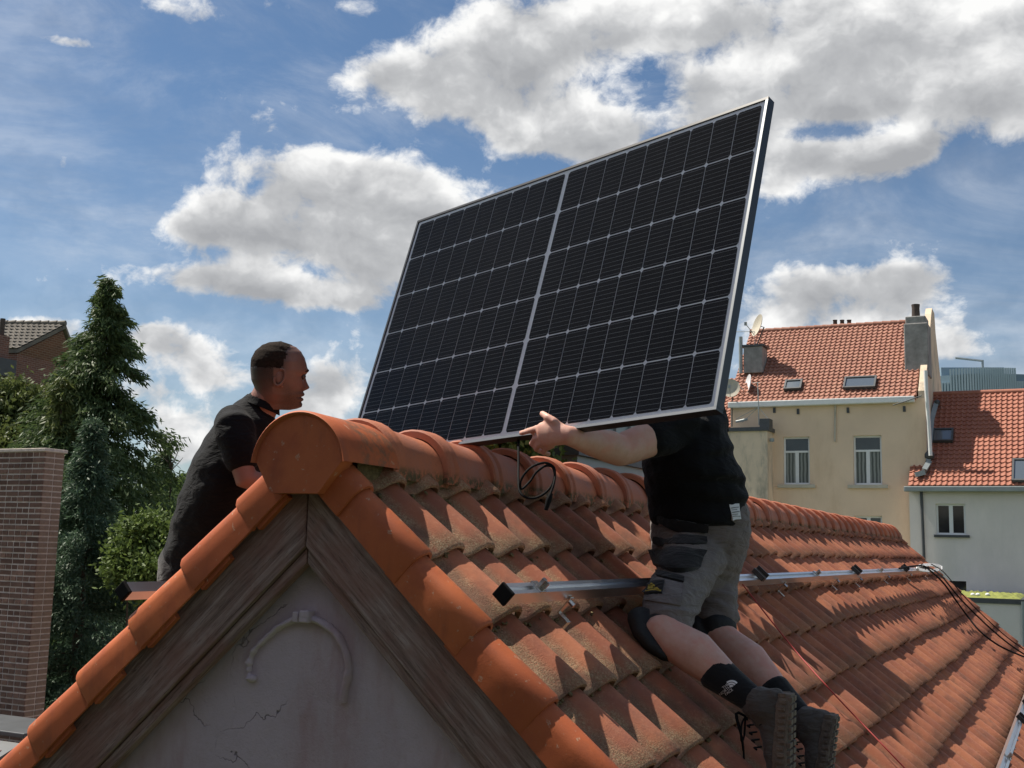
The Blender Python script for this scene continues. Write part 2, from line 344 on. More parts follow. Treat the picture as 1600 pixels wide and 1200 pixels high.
# ------------------------------------------------------------------ sky with clouds
def build_sky():
    w = bpy.data.worlds.new('World'); SC.world = w; w.use_nodes = True
    t = NT(w.node_tree); bg = t.n['Background']
    sky = t.node('ShaderNodeTexSky', sky_type='NISHITA'); sky.sun_disc = False
    sky.sun_elevation = SUN_EL; sky.sun_rotation = SUN_AZ; sky.altitude = 50; sky.air_density = 1.0; sky.dust_density = .6; sky.ozone_density = 2.0
    d = t.node('ShaderNodeTexCoord').outputs['Generated']
    sp = t.node('ShaderNodeSeparateXYZ'); t.put(sp.inputs[0], d)
    el = t.math('ARCSINE', sp.outputs[2]); az = t.math('ARCTAN2', sp.outputs[0], sp.outputs[1])
    cb = t.node('ShaderNodeCombineXYZ'); t.put(cb.inputs[0], az); t.put(cb.inputs[1], el); q = cb.outputs[0]
    # cumulus positions in azimuth / elevation, listed as photo centre and half sizes
    CL = [(590,115,60,38,.8),(710,125,100,58,1),(860,70,140,75,1),(1010,25,150,45,.9),(900,205,95,50,.9),(800,195,60,45,.7),(975,205,60,35,.6),
      (1240,60,130,60,.9),(1420,75,190,100,1.1),(1570,120,90,80,1),(1330,165,90,40,.7),(1110,175,70,45,.8),(1180,215,70,60,.8),(1090,125,60,30,.5),
      (1370,250,95,30,1),(1270,240,45,24,.7),(1430,220,40,26,.7),(1215,290,30,18,.6),
      (470,285,100,55,1.1),(400,350,110,38,1.0),(570,300,110,60,1),(650,310,70,40,.8),(300,355,45,26,.8),(540,380,110,55,.9),(640,330,60,30,.7),
      (330,430,95,24,.8),(430,455,110,28,.8),(560,470,70,20,.6),(620,420,60,40,.5),
      (1290,445,120,35,1),(1420,440,55,32,.9),(1240,500,120,40,.6),(1400,500,120,34,.6),(1540,555,90,26,.5),(1480,530,50,24,.4),
      (290,540,75,34,1),(240,520,35,22,.8),(350,590,110,26,.7),(70,512,75,20,.9),(520,590,55,46,.95),(280,655,70,30,.9),(300,705,70,24,.8),(470,640,60,30,.7),(230,610,60,20,.5),
      (265,12,45,24,.62),(430,8,40,14,.5),(560,14,50,14,.6),(130,66,26,11,.55),(100,255,11,13,.55),(90,62,40,8,.4),(340,20,40,18,.4),(1145,80,60,40,-.5),(1010,140,55,40,-.42),(1350,200,130,22,-.75),(1210,150,40,30,-.3),(560,215,50,30,-.6),(700,215,40,26,-.6),(1500,240,60,30,-.5),(400,300,30,22,-.3)]
    M = None; H = None
    for (x, y, sx, sy, amp) in CL:
        v = raydir(x, y).normalized(); a = math.atan2(v.x, v.y); e = math.asin(v.z)
        dx = sx*1.12/F/math.cos(e)*.97; dy = sy*1.08/F
        s = t.node('ShaderNodeVectorMath', operation='SUBTRACT'); t.put(s.inputs[0], q); s.inputs[1].default_value = (a, e, 0)
        k = t.scale(s.outputs[0], (1/dx, 1/dy, 0))
        r2 = t.vmath('DOT_PRODUCT', k, k)
        g = t.math('MULTIPLY', t.math('EXPONENT', t.math('MULTIPLY', r2, -1.0)), amp)
        hy = t.math('MULTIPLY', g, t.vmath('DOT_PRODUCT', k, (.15, 1, 0)))      # height inside the cloud: tops bright, bases grey
        M = g if M is None else t.math('ADD', M, g); H = hy if H is None else t.math('ADD', H, hy)
    M = t.math('MAXIMUM', t.math('MINIMUM', M, 1.2), -.3)
    # away from the view: scattered cumulus of the same kind
    fd = t.vmath('DOT_PRODUCT', d, tuple(CF))
    outside = t.math('SUBTRACT', 1.0, t.sstep(fd, .72, .84))
    big = t.math('MULTIPLY', t.math('MULTIPLY', t.sstep(t.noise(t.scale(d, (1, 1, 1.8)), 2.6, 3, .55), .46, .66), 1.1), outside)
    M = t.math('MAXIMUM', M, t.math('SUBTRACT', big, t.math('MULTIPLY', t.math('SUBTRACT', 1.0, outside), 1.0)))
    wq = t.node('ShaderNodeVectorMath', operation='ADD'); t.put(wq.inputs[0], t.scale(d, (1, 1, 1.35)))
    t.put(wq.inputs[1], t.scale(t.noise(d, 9, 4, .6, col=True), (.05, .05, .05)))
    def fbm(off, det=13, rough=.63):
        a = t.node('ShaderNodeVectorMath', operation='ADD'); t.put(a.inputs[0], wq.outputs[0]); a.inputs[1].default_value = off
        return t.noise(a.outputs[0], 12, det, rough)
    n = fbm((3.1, 1.7, .3)); ns = fbm((3.1, 1.7, .3), 5, .55); n_up = fbm((3.1-.006, 1.7, .33), 5, .55)
    D = t.math('ADD', M, t.math('MULTIPLY', t.math('SUBTRACT', n, .5), 3.0))
    cover = t.sstep(D, .28, .86)
    veil = t.math('MULTIPLY', t.sstep(t.noise(t.scale(d, (1, 1, 3.2)), 3.2, 9, .66, .8), .40, .75), .26)
    lowh = t.math('SUBTRACT', 1.0, t.sstep(el, .02, .40))
    veil = t.math('ADD', veil, t.math('MULTIPLY', lowh, .24))
    cover = t.math('MAXIMUM', cover, veil)
    lit = t.math('MULTIPLY', t.math('SUBTRACT', ns, n_up), 2.6)        # billow sides that thin out upwards catch the light
    thick = t.sstep(t.math('ADD', M, t.math('MULTIPLY', t.math('SUBTRACT', ns, .5), 1.6)), .45, 1.45)
    shade = t.math('SUBTRACT', t.math('ADD', t.math('ADD', .80, t.math('MULTIPLY', H, .52)), lit), t.math('MULTIPLY', thick, .45), clamp=True)
    cc = t.ramp(shade, [(.0, (.40, .41, .43)), (.45, (.55, .56, .575)), (.75, (.78, .785, .79)), (1.0, (1.0, 1.0, .99))])
    skyc = t.node('ShaderNodeVectorMath', operation='MULTIPLY'); t.put(skyc.inputs[0], sky.outputs[0]); skyc.inputs[1].default_value = (.47, .55, .60)
    cs = t.node('ShaderNodeVectorMath', operation='SCALE'); t.put(cs.inputs[0], cc); cs.inputs['Scale'].default_value = CLOUD_GAIN/SKY_STRENGTH
    t.put(bg.inputs[0], t.mix(cover, skyc.outputs[0], cs.outputs[0])); bg.inputs[1].default_value = SKY_STRENGTH
    w.cycles.sampling_method = 'MANUAL'; w.cycles.sample_map_resolution = 512
CLOUD_GAIN = .72
build_sky()

# ------------------------------------------------------------------ mesh helpers
def link(o, parent=None):
    COL.objects.link(o)
    if parent is not None: o.parent = parent
    return o
def tag(o, label=None, cat=None, group=None, kind=None):
    for k, v in (('label', label), ('category', cat), ('group', group), ('kind', kind)):
        if v: o[k] = v
    return o
def empty(name, loc, label, cat, group=None):
    o = bpy.data.objects.new(name, None); o.location = loc; link(o); o.empty_display_size = .1
    return tag(o, label, cat, group)
class MB:
    def __init__(s): s.v = []; s.f = []
    def add(s, vs, fs):
        b = len(s.v); s.v += [Vector(v) for v in vs]; s.f += [tuple(i+b for i in f) for f in fs]; return s
    def box(s, c, e, ax=None):
        """box at centre c with half extents e along axes ax"""
        X, Y, Z = ax or (EX, EY, EZ); c = Vector(c)
        vs = [c + X*(i*e[0]) + Y*(j*e[1]) + Z*(k*e[2]) for i in (-1, 1) for j in (-1, 1) for k in (-1, 1)]
        return s.add(vs, [(0,1,3,2), (4,6,7,5), (0,4,5,1), (2,3,7,6), (0,2,6,4), (1,5,7,3)])
    def box2(s, a, b): 
        a = Vector(a); b = Vector(b); return s.box((a+b)/2, [abs(x)/2 for x in (b-a)])
    def prism(s, poly, d):
        """extrude polygon (list of points) by vector d"""
        n = len(poly); a = [Vector(p) for p in poly]; b = [p+Vector(d) for p in a]
        return s.add(a+b, [tuple(range(n))[::-1], tuple(range(n, 2*n))] + [(i, (i+1) % n, n+(i+1) % n, n+i) for i in range(n)])
    def tube(s, pts, r, n=8, cap=True):
        pts = [Vector(p) for p in pts]; rs = r if hasattr(r, '__len__') else [r]*len(pts)
        ref = None; rings = []
        for i, p in enumerate(pts):
            t = (pts[min(i+1, len(pts)-1)] - pts[max(i-1, 0)]).normalized()
            if ref is None: ref = t.orthogonal().normalized()
            ref = (ref - t*ref.dot(t)).normalized(); bi = t.cross(ref)
            rings.append([p + (ref*math.cos(k*2*math.pi/n) + bi*math.sin(k*2*math.pi/n))*rs[i] for k in range(n)])
        vs = [v for rg in rings for v in rg]; fs = []
        for i in range(len(rings)-1):
            for k in range(n): fs.append((i*n+k, i*n+(k+1) % n, (i+1)*n+(k+1) % n, (i+1)*n+k))
        if cap: fs += [tuple(range(n))[::-1], tuple(range((len(rings)-1)*n, len(rings)*n))]
        return s.add(vs, fs)
    def loft(s, secs, ref, n=16):
        """closed rounded body: secs = [(centre, ra, rb)], ra along ref, rounded ends"""
        secs = [(Vector(c), a, b) for c, a, b in secs]; ref0 = Vector(ref)
        full = []
        def tang(i): return (secs[min(i+1, len(secs)-1)][0] - secs[max(i-1, 0)][0]).normalized()
        for end, i in ((0, 0), (1, len(secs)-1)):
            t = tang(i)*(-1 if end == 0 else 1); c, a, b = secs[i]; h = min(a, b)*.8
            e = [(c + t*h*math.sin(x), a*math.cos(x), b*math.cos(x), i) for x in (math.radians(72), math.radians(40))]
            if end == 0: full = e + [(c, a, b, j) for j, (c, a, b) in enumerate(secs)]
            else: full += e[::-1]
        rings = []
        for c, a, b, i in full:
            t = tang(i); r = (ref0 - t*ref0.dot(t)).normalized(); bi = t.cross(r)
            rings.append([c + r*(a*math.cos(k*2*math.pi/n)) + bi*(b*math.sin(k*2*math.pi/n)) for k in range(n)])
        vs = [v for rg in rings for v in rg]; fs = []
        for i in range(len(rings)-1):
            for k in range(n): fs.append((i*n+k, i*n+(k+1) % n, (i+1)*n+(k+1) % n, (i+1)*n+k))
        fs += [tuple(range(n))[::-1], tuple(range((len(rings)-1)*n, len(rings)*n))]
        return s.add(vs, fs)
    def ball(s, c, r, n=10, ax=None):
        r = r if hasattr(r, '__len__') else (r, r, r); X, Y, Z = ax or (EX, EY, EZ); c = Vector(c)
        vs = []; fs = []; m = n//2+1
        for i in range(m+1):
            th = math.pi*max(.02, min(.98, i/m)) if i in (0, m) else math.pi*i/m
            for k in range(n):
                ph = 2*math.pi*k/n
                vs.append(c + X*(r[0]*math.sin(th)*math.cos(ph)) + Y*(r[1]*math.sin(th)*math.sin(ph)) + Z*(r[2]*math.cos(th)))
        for i in range(m):
            for k in range(n): fs.append((i*n+k, (i+1)*n+k, (i+1)*n+(k+1) % n, i*n+(k+1) % n))
        fs += [tuple(range(n)), tuple(range(m*n, (m+1)*n))[::-1]]
        return s.add(vs, fs)
    def mesh(s, name, mat, smooth=None, fix=True):
        me = bpy.data.meshes.new(name); me.from_pydata([tuple(v) for v in s.v], [], s.f)
        if mat: me.materials.append(mat)
        if fix:
            bm = bmesh.new(); bm.from_mesh(me); bmesh.ops.recalc_face_normals(bm, faces=bm.faces); bm.to_mesh(me); bm.free()
        if smooth is not None:
            me.polygons.foreach_set('use_smooth', [True]*len(me.polygons))
            if smooth < 179: me.set_sharp_from_angle(angle=math.radians(smooth))
        return me
    def build(s, name, mat, parent=None, smooth=None, fix=True, bevel=0):
        """link as one object; geometry was given in world space, parent is an Empty or object at its own place"""
        off = Vector((0, 0, 0))
        if parent is not None:
            q = parent
            while q is not None: off += q.location; q = q.parent
        for i in range(len(s.v)): s.v[i] = s.v[i] - off
        o = bpy.data.objects.new(name, s.mesh(name, mat, smooth, fix)); link(o, parent)
        if bevel:
            b = o.modifiers.new('bevel', 'BEVEL'); b.width = bevel; b.segments = 2; b.limit_method = 'ANGLE'; b.angle_limit = math.radians(40)
        return o
def wpos(o):
    off = Vector((0, 0, 0))
    while o is not None: off += o.location; o = o.parent
    return off
def place(me, loc, rot, parent, scale=None):
    """an instance of shared mesh data under an (unrotated) parent"""
    o = bpy.data.objects.new(me.name.split(".")[0], me); link(o, parent)
    o.location = Vector(loc) - (wpos(parent) if parent else Vector((0, 0, 0))); o.rotation_euler = rot
    if scale: o.scale = scale
    return o

# ------------------------------------------------------------------ ground
g = MB(); g.add([(-1500, -1500, 0), (1500, -1500, 0), (1500, 1500, 0), (-1500, 1500, 0)], [(0, 1, 2, 3)])
tag(g.build('ground', MAT['grass']), kind='structure')

# ------------------------------------------------------------------ the tiled house
PITCHY, EXPO, D0, ROWS, NCOL, YEND = .215, .2755, .135, 12, 55, 11.93
Y0 = .105
house = empty('tiled_house', (0, 0, 0), 'orange tiled house with pale plaster gable and weathered wooden bargeboards', 'house')
CT, ST = math.cos(TH), math.sin(TH)
EAVE = D0 + EXPO*(ROWS-1) + .02
# gable wall and body (hung below the tiles)
def slope_pt(d, o, sgn=1): return Vector((sgn*(CT*d + ST*o), 0, -ST*d + CT*o))
hw = (EAVE-.25)*CT
wall = MB()
poly = [Vector((0, .10, 8-.06)), Vector((hw, .10, 8-.06-hw*math.tan(TH))), Vector((hw, .10, -.3)), Vector((-hw, .10, -.3)), Vector((-hw, .10, 8-.06-hw*math.tan(TH)))]
wall.prism(poly, (0, 11.7, 0))
gw = wall.build('wall', MAT['gable'], house)
# stucco arch relief on the gable
archpx = [(392.5,1062),(391,1048),(392,1034),(399,1016),(410,1004),(431,985),(454,971),(475,964),(497,969),(522,985),(536,1004),(544,1025),(546,1050),(541,1074),(537,1097)]
ap = [Fy(x, y, .098) for x, y in archpx]
def densify(pts, k=4):
    out = []
    for i in range(len(pts)-1):
        p0 = pts[max(i-1, 0)]; p1 = pts[i]; p2 = pts[i+1]; p3 = pts[min(i+2, len(pts)-1)]
        for j in range(k):
            u = j/k
            out.append(.5*((2*p1) + (p2-p0)*u + (2*p0-5*p1+4*p2-p3)*u*u + (3*p1-p0-3*p2+p3)*u**3))
    return out + [pts[-1]]
ad = densify(ap, 5)
a = MB(); a.tube(ad, [((.0085 + .008*noise.noise(Vector((i*.37, 0, 0)))) if i < 27 else .0105 + .0035*noise.noise(Vector((i*.2, 3, 0)))) for i in range(len(ad))], 10)
for v in a.v: v.y = .094 + (v.y-.098)*1.5 + .005*noise.noise(v*55)
arch = a.build('stucco_moulding', MAT['gable'], gw, 60)
for c_, e_ in (((482, 963), (.017, .026, .018)), ((467, 964), (.011, .020, .016))):
    k = MB(); k.box(Fy(c_[0], c_[1], .09), e_); k.build('keystone', MAT['gable'], gw, 40, bevel=.004)
k = MB(); k.ball(Fy(393, 1060, .095), (.02, .016, .012), 8); k.build('broken_end', MAT['gable'], gw, 60)
for dx, dz in ((-.004, .014), (.018, .012), (.03, .004)):
    pass
# bargeboards (two each side) and the soffit behind the verge
for sgn, V, N in ((1, VR, NR), (-1, VL, NL)):
    L = EAVE + .05
    def board(o0, o1, y0, y1, name, mat):
        """strip between normal offsets o0>o1 below the base line, mitred on the ridge line"""
        m = MB(); pts = []
        for o in (o0, o1):
            dz = o/CT
            pts.append((Vector((sgn*.002, 0, 8+dz)), Vector((sgn*.002, 0, 8+dz)) + V*L))
        q = [pts[0][0], pts[0][1], pts[1][1], pts[1][0]]
        m.prism([p + EY*y0 for p in q], EY*(y1-y0))
        ob = bpy.data.objects.new(name, None)
        # local x along the board so the grain follows it
        rot = Matrix((V, EY, V.cross(EY))).transposed(); org = Vector((0, 0, 8))
        vs = [rot.transposed() @ (v-org) + Vector((sgn*3, 0, 0)) for v in m.v]
        me = bpy.data.meshes.new(name); me.from_pydata([tuple(v) for v in vs], [], m.f); me.materials.append(mat)
        bm = bmesh.new(); bm.from_mesh(me); bmesh.ops.recalc_face_normals(bm, faces=bm.faces); bm.to_mesh(me); bm.free()
        o = bpy.data.objects.new(name, me); link(o, house)
        o.matrix_local = Matrix.Translation(org - rot @ Vector((sgn*3, 0, 0))) @ rot.to_4x4()
        bv = o.modifiers.new('bevel', 'BEVEL'); bv.width = .004; bv.segments = 2
        return o
    board(.035, -.155, .035, .07, 'bargeboard', MAT['wood'])
    board(-.157, -.190, .047, .082, 'bargeboard_fillet', MAT['wood'])
    m = MB(); q = [RS(.06, -.02, -.03), RS(11.8, -.02, -.03), RS(11.8, L, -.03), RS(.06, L, -.03)] if sgn > 0 else [LS(.06, -.02, -.03), LS(11.8, -.02, -.03), LS(11.8, L, -.03), LS(.06, L, -.03)]
    m.prism(q, N*.05); m.build('roof_deck', MAT['felt'], house)

# roof tiles: local x down the slope (nose at 0), y across, z out of the roof
PROF = [(0, .006), (.012, .0015), (.05, 0), (.088, .0005), (.104, .006), (.118, .017), (.134, .032), (.150, .043), (.166, .048), (.184, .048), (.200, .041), (.214, .026), (.227, .006)]
def tile_mesh(name, prof, sgn=1, seed=0, L=.33):
    rr = random.Random(seed); j = [rr.uniform(-.0012, .0012) for _ in prof]
    tl = .112
    xs = [(-L, 0), (-min(.10, L*.6), 0), (-.009, 0), (-.001, -.006), (0, -.015)]
    vs = []; fs = []; n = len(prof)
    for x, dz in xs:
        for i, (y, z) in enumerate(prof):
            vs.append((sgn*(x + (.003*math.sin(y*40) if x > -.05 else 0)), y, .075 + z + j[i] + tl*x + dz))
    for i, (y, z) in enumerate(prof): vs.append((sgn*(-.012), y, .075 + z + j[i] - .026))
    R = len(xs)+1
    for a in range(R-1):
        for b in range(n-1):
            f = (a*n+b, (a+1)*n+b, (a+1)*n+b+1, a*n+b+1); fs.append(f if sgn > 0 else f[::-1])
    e = len(vs)                                                # far flank, down to the neighbour's pan
    vs += [(sgn*(-L), prof[-1][0]+.002, .075-.01-tl*L), (sgn*(-.006), prof[-1][0]+.002, .075-.014)]
    f = ((n-1), e, e+1, 4*n+n-1); fs.append(f if sgn < 0 else f[::-1])
    me = bpy.data.meshes.new(name); me.from_pydata(vs, [], fs); me.materials.append(MAT['tile'])
    me.polygons.foreach_set('use_smooth', [True]*len(me.polygons)); me.set_sharp_from_angle(angle=math.radians(50))
    return me
TM = [tile_mesh('roof_tile', PROF, 1, s) for s in range(5)]
TM0 = [tile_mesh('roof_tile', PROF, 1, s+20, .15) for s in range(3)]
TML0 = tile_mesh('roof_tile_left', PROF[::2]+[PROF[-1]], -1, 9, .15)
TML = tile_mesh('roof_tile_left', PROF[::2]+[PROF[-1]], -1, 9)
def proj(p):
    q = Vector(p)-CAM; z = q.dot(CF); return 800+F*q.dot(CR)/z, 600-F*q.dot(CU)/z, z
cand = []
rt = random.Random(3)
for r in range(ROWS):
    for k_ in range(NCOL):
        p = RS(Y0+PITCHY*k_, D0+EXPO*r, 0)
        x, y, z = proj(p + EY*.1 + NR*.08); inside = -60 < x < 1660 and -60 < y < 1300 and z > .5
        cand.append((0 if inside else 1, z, r, k_))
cand.sort()
joined = {}
def acc(key, me, M):
    V_, F_ = joined.setdefault(key, ([], []))
    co = np.empty(len(me.vertices)*3); me.vertices.foreach_get('co', co); co = co.reshape(-1, 3)
    R_ = np.array(M.to_3x3()); co = co @ R_.T + np.array(M.translation)
    b = sum(len(v) for v in V_); V_.append(co); F_.extend([tuple(i+b for i in pl.vertices) for pl in me.polygons])
def tile_xf(r, k_, sgn=1):
    o = (RS if sgn > 0 else LS)(Y0+PITCHY*k_+rt.uniform(-.004, .004), D0+EXPO*r+rt.uniform(-.009, .009), rt.uniform(-.003, .005))
    e = (rt.uniform(-.012, .012), sgn*TH+rt.uniform(-.012, .012), rt.uniform(-.018, .018))
    return o, e
from mathutils import Euler
for i, (ins, z, r, k_) in enumerate(cand):
    o, e = tile_xf(r, k_); me = TM[rt.randrange(5)] if r else TM0[rt.randrange(3)]
    if i < 300: place(me, o, e, house).name = 'roof_tile'
    else: acc('far_tiles', me, Matrix.Translation(o) @ Euler(e).to_matrix().to_4x4())
for r in range(ROWS):
    for k_ in range(NCOL):
        o, e = tile_xf(r, k_, -1); acc('left_tiles', TML if r else TML0, Matrix.Translation(o) @ Euler(e).to_matrix().to_4x4())
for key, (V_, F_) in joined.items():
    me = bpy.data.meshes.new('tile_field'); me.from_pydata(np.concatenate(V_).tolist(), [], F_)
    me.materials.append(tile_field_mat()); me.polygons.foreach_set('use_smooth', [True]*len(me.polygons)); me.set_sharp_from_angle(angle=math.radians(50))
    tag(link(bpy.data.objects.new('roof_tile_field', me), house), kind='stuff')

# verge tiles: profile in (y, z) from the front face up over the roll to the first pan
VP = [(.006, -.002), (.0, .0), (.0, .05), (.001, .085), (.008, .104), (.022, .117), (.042, .1235), (.062, .122), (.080, .112), (.092, .098), (.104, .084), (.118, .078)]
def verge_mesh(sgn, end=1):
    vs = []; fs = []; n = len(VP); L = .315
    xs = [(-L, -.022, .007), (-.16, -.010, .003), (-.010, 0, 0), (-.001, -.004, .003), (0, -.012, .010)]
    for x, dz, dy in xs:
        for y, z in VP:
            yy = (y + (dy if y < .05 else -dy*.6))*end
            vs.append((sgn*x, yy, z + dz*(1 if z > .03 else .2)))
    for y, z in VP: vs.append((sgn*-.012, (y+.012 if y < .04 else y)*end, z-.02 if z > .1 else z))
    R = len(xs)+1
    for a in range(R-1):
        for b in range(n-1): fs.append((a*n+b, (a+1)*n+b, (a+1)*n+b+1, a*n+b+1))
    b = len(vs)                                                # lip under the nose end of the front face
    for x in (-.16, -.02):
        for y, z in ((.010, .0), (.010, -.016 if sgn < 0 else -.001), (.03, -.016 if sgn < 0 else -.001), (.03, .01)): vs.append((sgn*x, y*end, z))
    fs += [(b, b+1, b+5, b+4), (b+1, b+2, b+6, b+5), (b+2, b+3, b+7, b+6), (b, b+3, b+2, b+1), (b+4, b+5, b+6, b+7)]
    me = bpy.data.meshes.new('verge_tile'); me.from_pydata(vs, [], fs); me.materials.append(MAT['verge'])
    bm = bmesh.new(); bm.from_mesh(me); bmesh.ops.recalc_face_normals(bm, faces=bm.faces)
    bm.to_mesh(me); bm.free()
    me.polygons.foreach_set('use_smooth', [True]*len(me.polygons)); me.set_sharp_from_angle(angle=math.radians(48))
    return me
VM = {(s, e): verge_mesh(s, e) for s in (1, -1) for e in (1, -1)}
for s in (1, -1):
    for r in range(ROWS):
        d = .178 + .27*r + (.245-.178 if s < 0 else 0)
        jit = rt.uniform(-.004, .004)
        place(VM[(s, 1)], (RS if s > 0 else LS)(jit, d, 0), (rt.uniform(-.01, .01), s*TH+rt.uniform(-.012, .008), rt.uniform(-.008, .008)), house).name = 'verge_tile'
        place(VM[(s, -1)], (RS if s > 0 else LS)(YEND+.05+jit, d, 0), (0, s*TH, 0), house).name = 'verge_tile'

# ridge: barrel tiles with a raised collar, and the flat-faced end cap
def barrel(mb, secs, n=20, a0=-13, a1=193):
    """secs = (y, radius, z centre); outer skin with a small thickness edge"""
    rows = []
    for y, r, zc in secs:
        rows.append([Vector((r*math.cos(math.radians(a0+(a1-a0)*i/n)), y, zc + r*1.0*math.sin(math.radians(a0+(a1-a0)*i/n)))) for i in range(n+1)])
    b = [v for rw in rows for v in rw]; m = n+1; fs = []
    for i in range(len(rows)-1):
        for k in range(n): fs.append((i*m+k, i*m+k+1, (i+1)*m+k+1, (i+1)*m+k))
    mb.add(b, fs)
RZ = 8.035
def ridge_mesh():
    m = MB(); c = 0
    barrel(m, [(-.020, .128, c), (-.020, .150, c), (-.014, .156, c), (.010, .157, c), (.018, .152, c), (.028, .151, c), (.036, .156, c), (.052, .156, c), (.062, .150, c), (.072, .143, c-.001), (.20, .139, c-.006), (.375, .134, c-.014)])
    me = m.mesh('ridge_tile', MAT['ridge'], 40, fix=True); return me
RM = ridge_mesh(); RP = .345
ny = int((YEND-.2)/RP)
for i in range(ny+1):
    y = .30 + RP*i
    if y > YEND-.1: break
    place(RM, Vector((rt.uniform(-.004, .004), y-.22+.20, RZ+rt.uniform(-.003, .004))), (rt.uniform(-.01, .01), rt.uniform(-.02, .02), rt.uniform(-.012, .012)), house).name = 'ridge_tile'
mm = MB()
for s in (1, -1):                                               # mossy mortar bed under the ridge tiles
    prev = None
    for i in range(240):
        y = .1 + i*.049; z = 8.035 + .010*noise.noise(Vector((y*7, s, 0))); x = s*(.122 + .010*noise.noise(Vector((y*9, s, 4))))
        cur = [Vector((x, y, z+.02)), Vector((x*1.04, y, z-.025)), Vector((x*.9, y, z-.06))]
        if prev:
            b = len(mm.v); mm.v += prev + cur; mm.f += [(b, b+1, b+4, b+3), (b+1, b+2, b+5, b+4)]
        prev = cur
tag(mm.build('ridge_mortar', MAT['moss'], house, 60), kind='stuff')
cap = MB(); n = 22
z0 = 8.011; CX = .013
barrel(cap, [(-.034, .157, z0), (-.043, .160, z0), (-.046, .165, z0), (-.040, .170, z0), (-.02, .170, z0), (.0, .169, z0), (.10, .166, z0), (.24, .163, z0), (.262, .160, z0), (.264, .145, z0)], 26, 7, 173)
for v in cap.v: v.x += CX
e1 = cap.build('ridge_end_cap', MAT['verge'], house, 45)
face = MB()
fp = [(-.083-CX, -.058), (.085-CX, -.059), (.157, .040)] + [(.1605*math.cos(math.radians(a_)), .011+.1605*math.sin(math.radians(a_))) for a_ in range(9, 172, 6)] + [(-.157, .040)]
face.prism([Vector((x+CX, -.035, 8+z)) for x, z in fp], (0, .055, 0))
fc = face.build('end_cap_face', MAT['verge'], e1, 30, bevel=.009)
fc.modifiers['bevel'].segments = 4
# rails on brackets
def rail(name, label, y0, y1, d, SF, N, V, brs, clamps):
    e = empty(name, SF(y0, d, .19), label, 'mounting rail', 'mounting rails fixed to the roof')
    m = MB(); W, H = .020, .020
    prof = [(-W, -H), (W, -H), (W, H), (.007, H), (.007, H-.010), (-.007, H-.010), (-.007, H), (-W, H)]
    m.prism([SF(y0, d, .19) + V*a_ + N*b_ for a_, b_ in prof], EY*(y1-y0)); m.build('rail_bar', MAT['alu'], e)
    c = MB(); c.box(SF(y0-.006, d, .19), (.0235, .007, .0235), (V, EY, N)); c.build('end_cap', MAT['blackplastic'], e, bevel=.003)
    for y in brs:
        b = MB()
        b.box(SF(y, d+.025, .152), (.0025, .013, .032), (V, EY, N)); b.box(SF(y, d+.046, .122), (.020, .013, .0025), (V, EY, N)); b.box(SF(y, d+.066, .108), (.0025, .013, .016), (V, EY, N))
        bo = b.build('roof_hook', MAT['steel'], e, bevel=.001)
        b = MB(); b.tube([SF(y, d+.022, .17), SF(y, d+.046, .17)], .008, 6); b.build('bolt', MAT['steel'], bo)
    for y, kind in clamps:
        b = MB(); 
        if kind == 'mid':
            b.box(SF(y, d, .212), (.022, .020, .003), (V, EY, N)); b.box(SF(y, d, .225), (.006, .007, .018), (V, EY, N)); b.box(SF(y+.018, d+.004, .224), (.010, .004, .012), (V, EY, N))
            b.build('mid_clamp', MAT['steel'], e, bevel=.001)
        else:
            b.box(SF(y, d, .224), (.034, .022, .012), (V, EY, N)); b.box(SF(y+.02, d, .232), (.034, .004, .022), (V, EY, N))
            b.build('end_clamp', MAT['blackmetal'], e, bevel=.001)
    return e
def ysl(px, py, o=.19): return S(px, py, o).y
cl = [(ysl(826, 917), 'mid')] + [(ysl(1120+x*.3667, 760+y*.3667), k_) for x, y, k_ in ((150, 388, 'end'), (410, 380, 'mid'), (578, 374, 'end'), (690, 370, 'mid'), (785, 358, 'end'), (862, 353, 'end'))]
hk = [ysl(1120+x*.3667, 760+y*.3667, .12) for x, y in ((265, 450), (498, 430), (602, 424), (720, 408), (818, 398), (893, 390))]
rail('mounting_rail', 'silver rail along the upper right slope where the man in shorts kneels', .085, 9.5, .681, RS, NR, VR, [.52] + hk, cl)
rail('mounting_rail', 'silver rail low on the roof at the lower right corner of the photo', 1.2, 9.5, 2.057, RS, NR, VR, [3, 5.2, 7.4], [(ysl(1560, 1178), 'mid'), (ysl(1592, 1131), 'end'), (ysl(1600, 1105), 'end')])
rail('mounting_rail', 'silver rail end with black cap poking out past the left slope', .02, 9.5, .741, LS, NL, VL, [1.0, 3.0, 5.2, 7.4], [(3.0, 'mid')])
# cords
rp = [S(x, y, o) for x, y, o in ((1148, 893, .24), (1155, 906, .20), (1172, 928, .165), (1205, 970, .15), (1243, 1017, .128), (1290, 1070, .15), (1335, 1118, .128), (1385, 1170, .14), (1440, 1228, .13))]
c = MB(); c.tube(densify(rp, 6), .0032, 6); tag(c.build('red_cord', MAT['redcord'], None, 80), 'thin red cord running down the tiles from the upper rail', 'cord')
bp = [S(x, y, o) for x, y, o in ((1405, 888, .22), (1440, 884, .30), (1455, 893, .30), (1475, 912, .26), (1495, 940, .2), (1512, 963, .16), (1530, 985, .14), (1555, 1005, .15), (1580, 1018, .18), (1610, 1030, .2))]
b2 = [S(x, y, o) for x, y, o in ((1450, 886, .26), (1470, 899, .3), (1500, 935, .26), (1540, 975, .22), (1575, 1005, .2), (1612, 1030, .2))]
b3 = [p + Vector((.03, 0, .03)) for p in b2]
cabs = empty('cable_bundle', bp[0], 'loose black cables draped over the far edge of the tiled roof', 'cable')
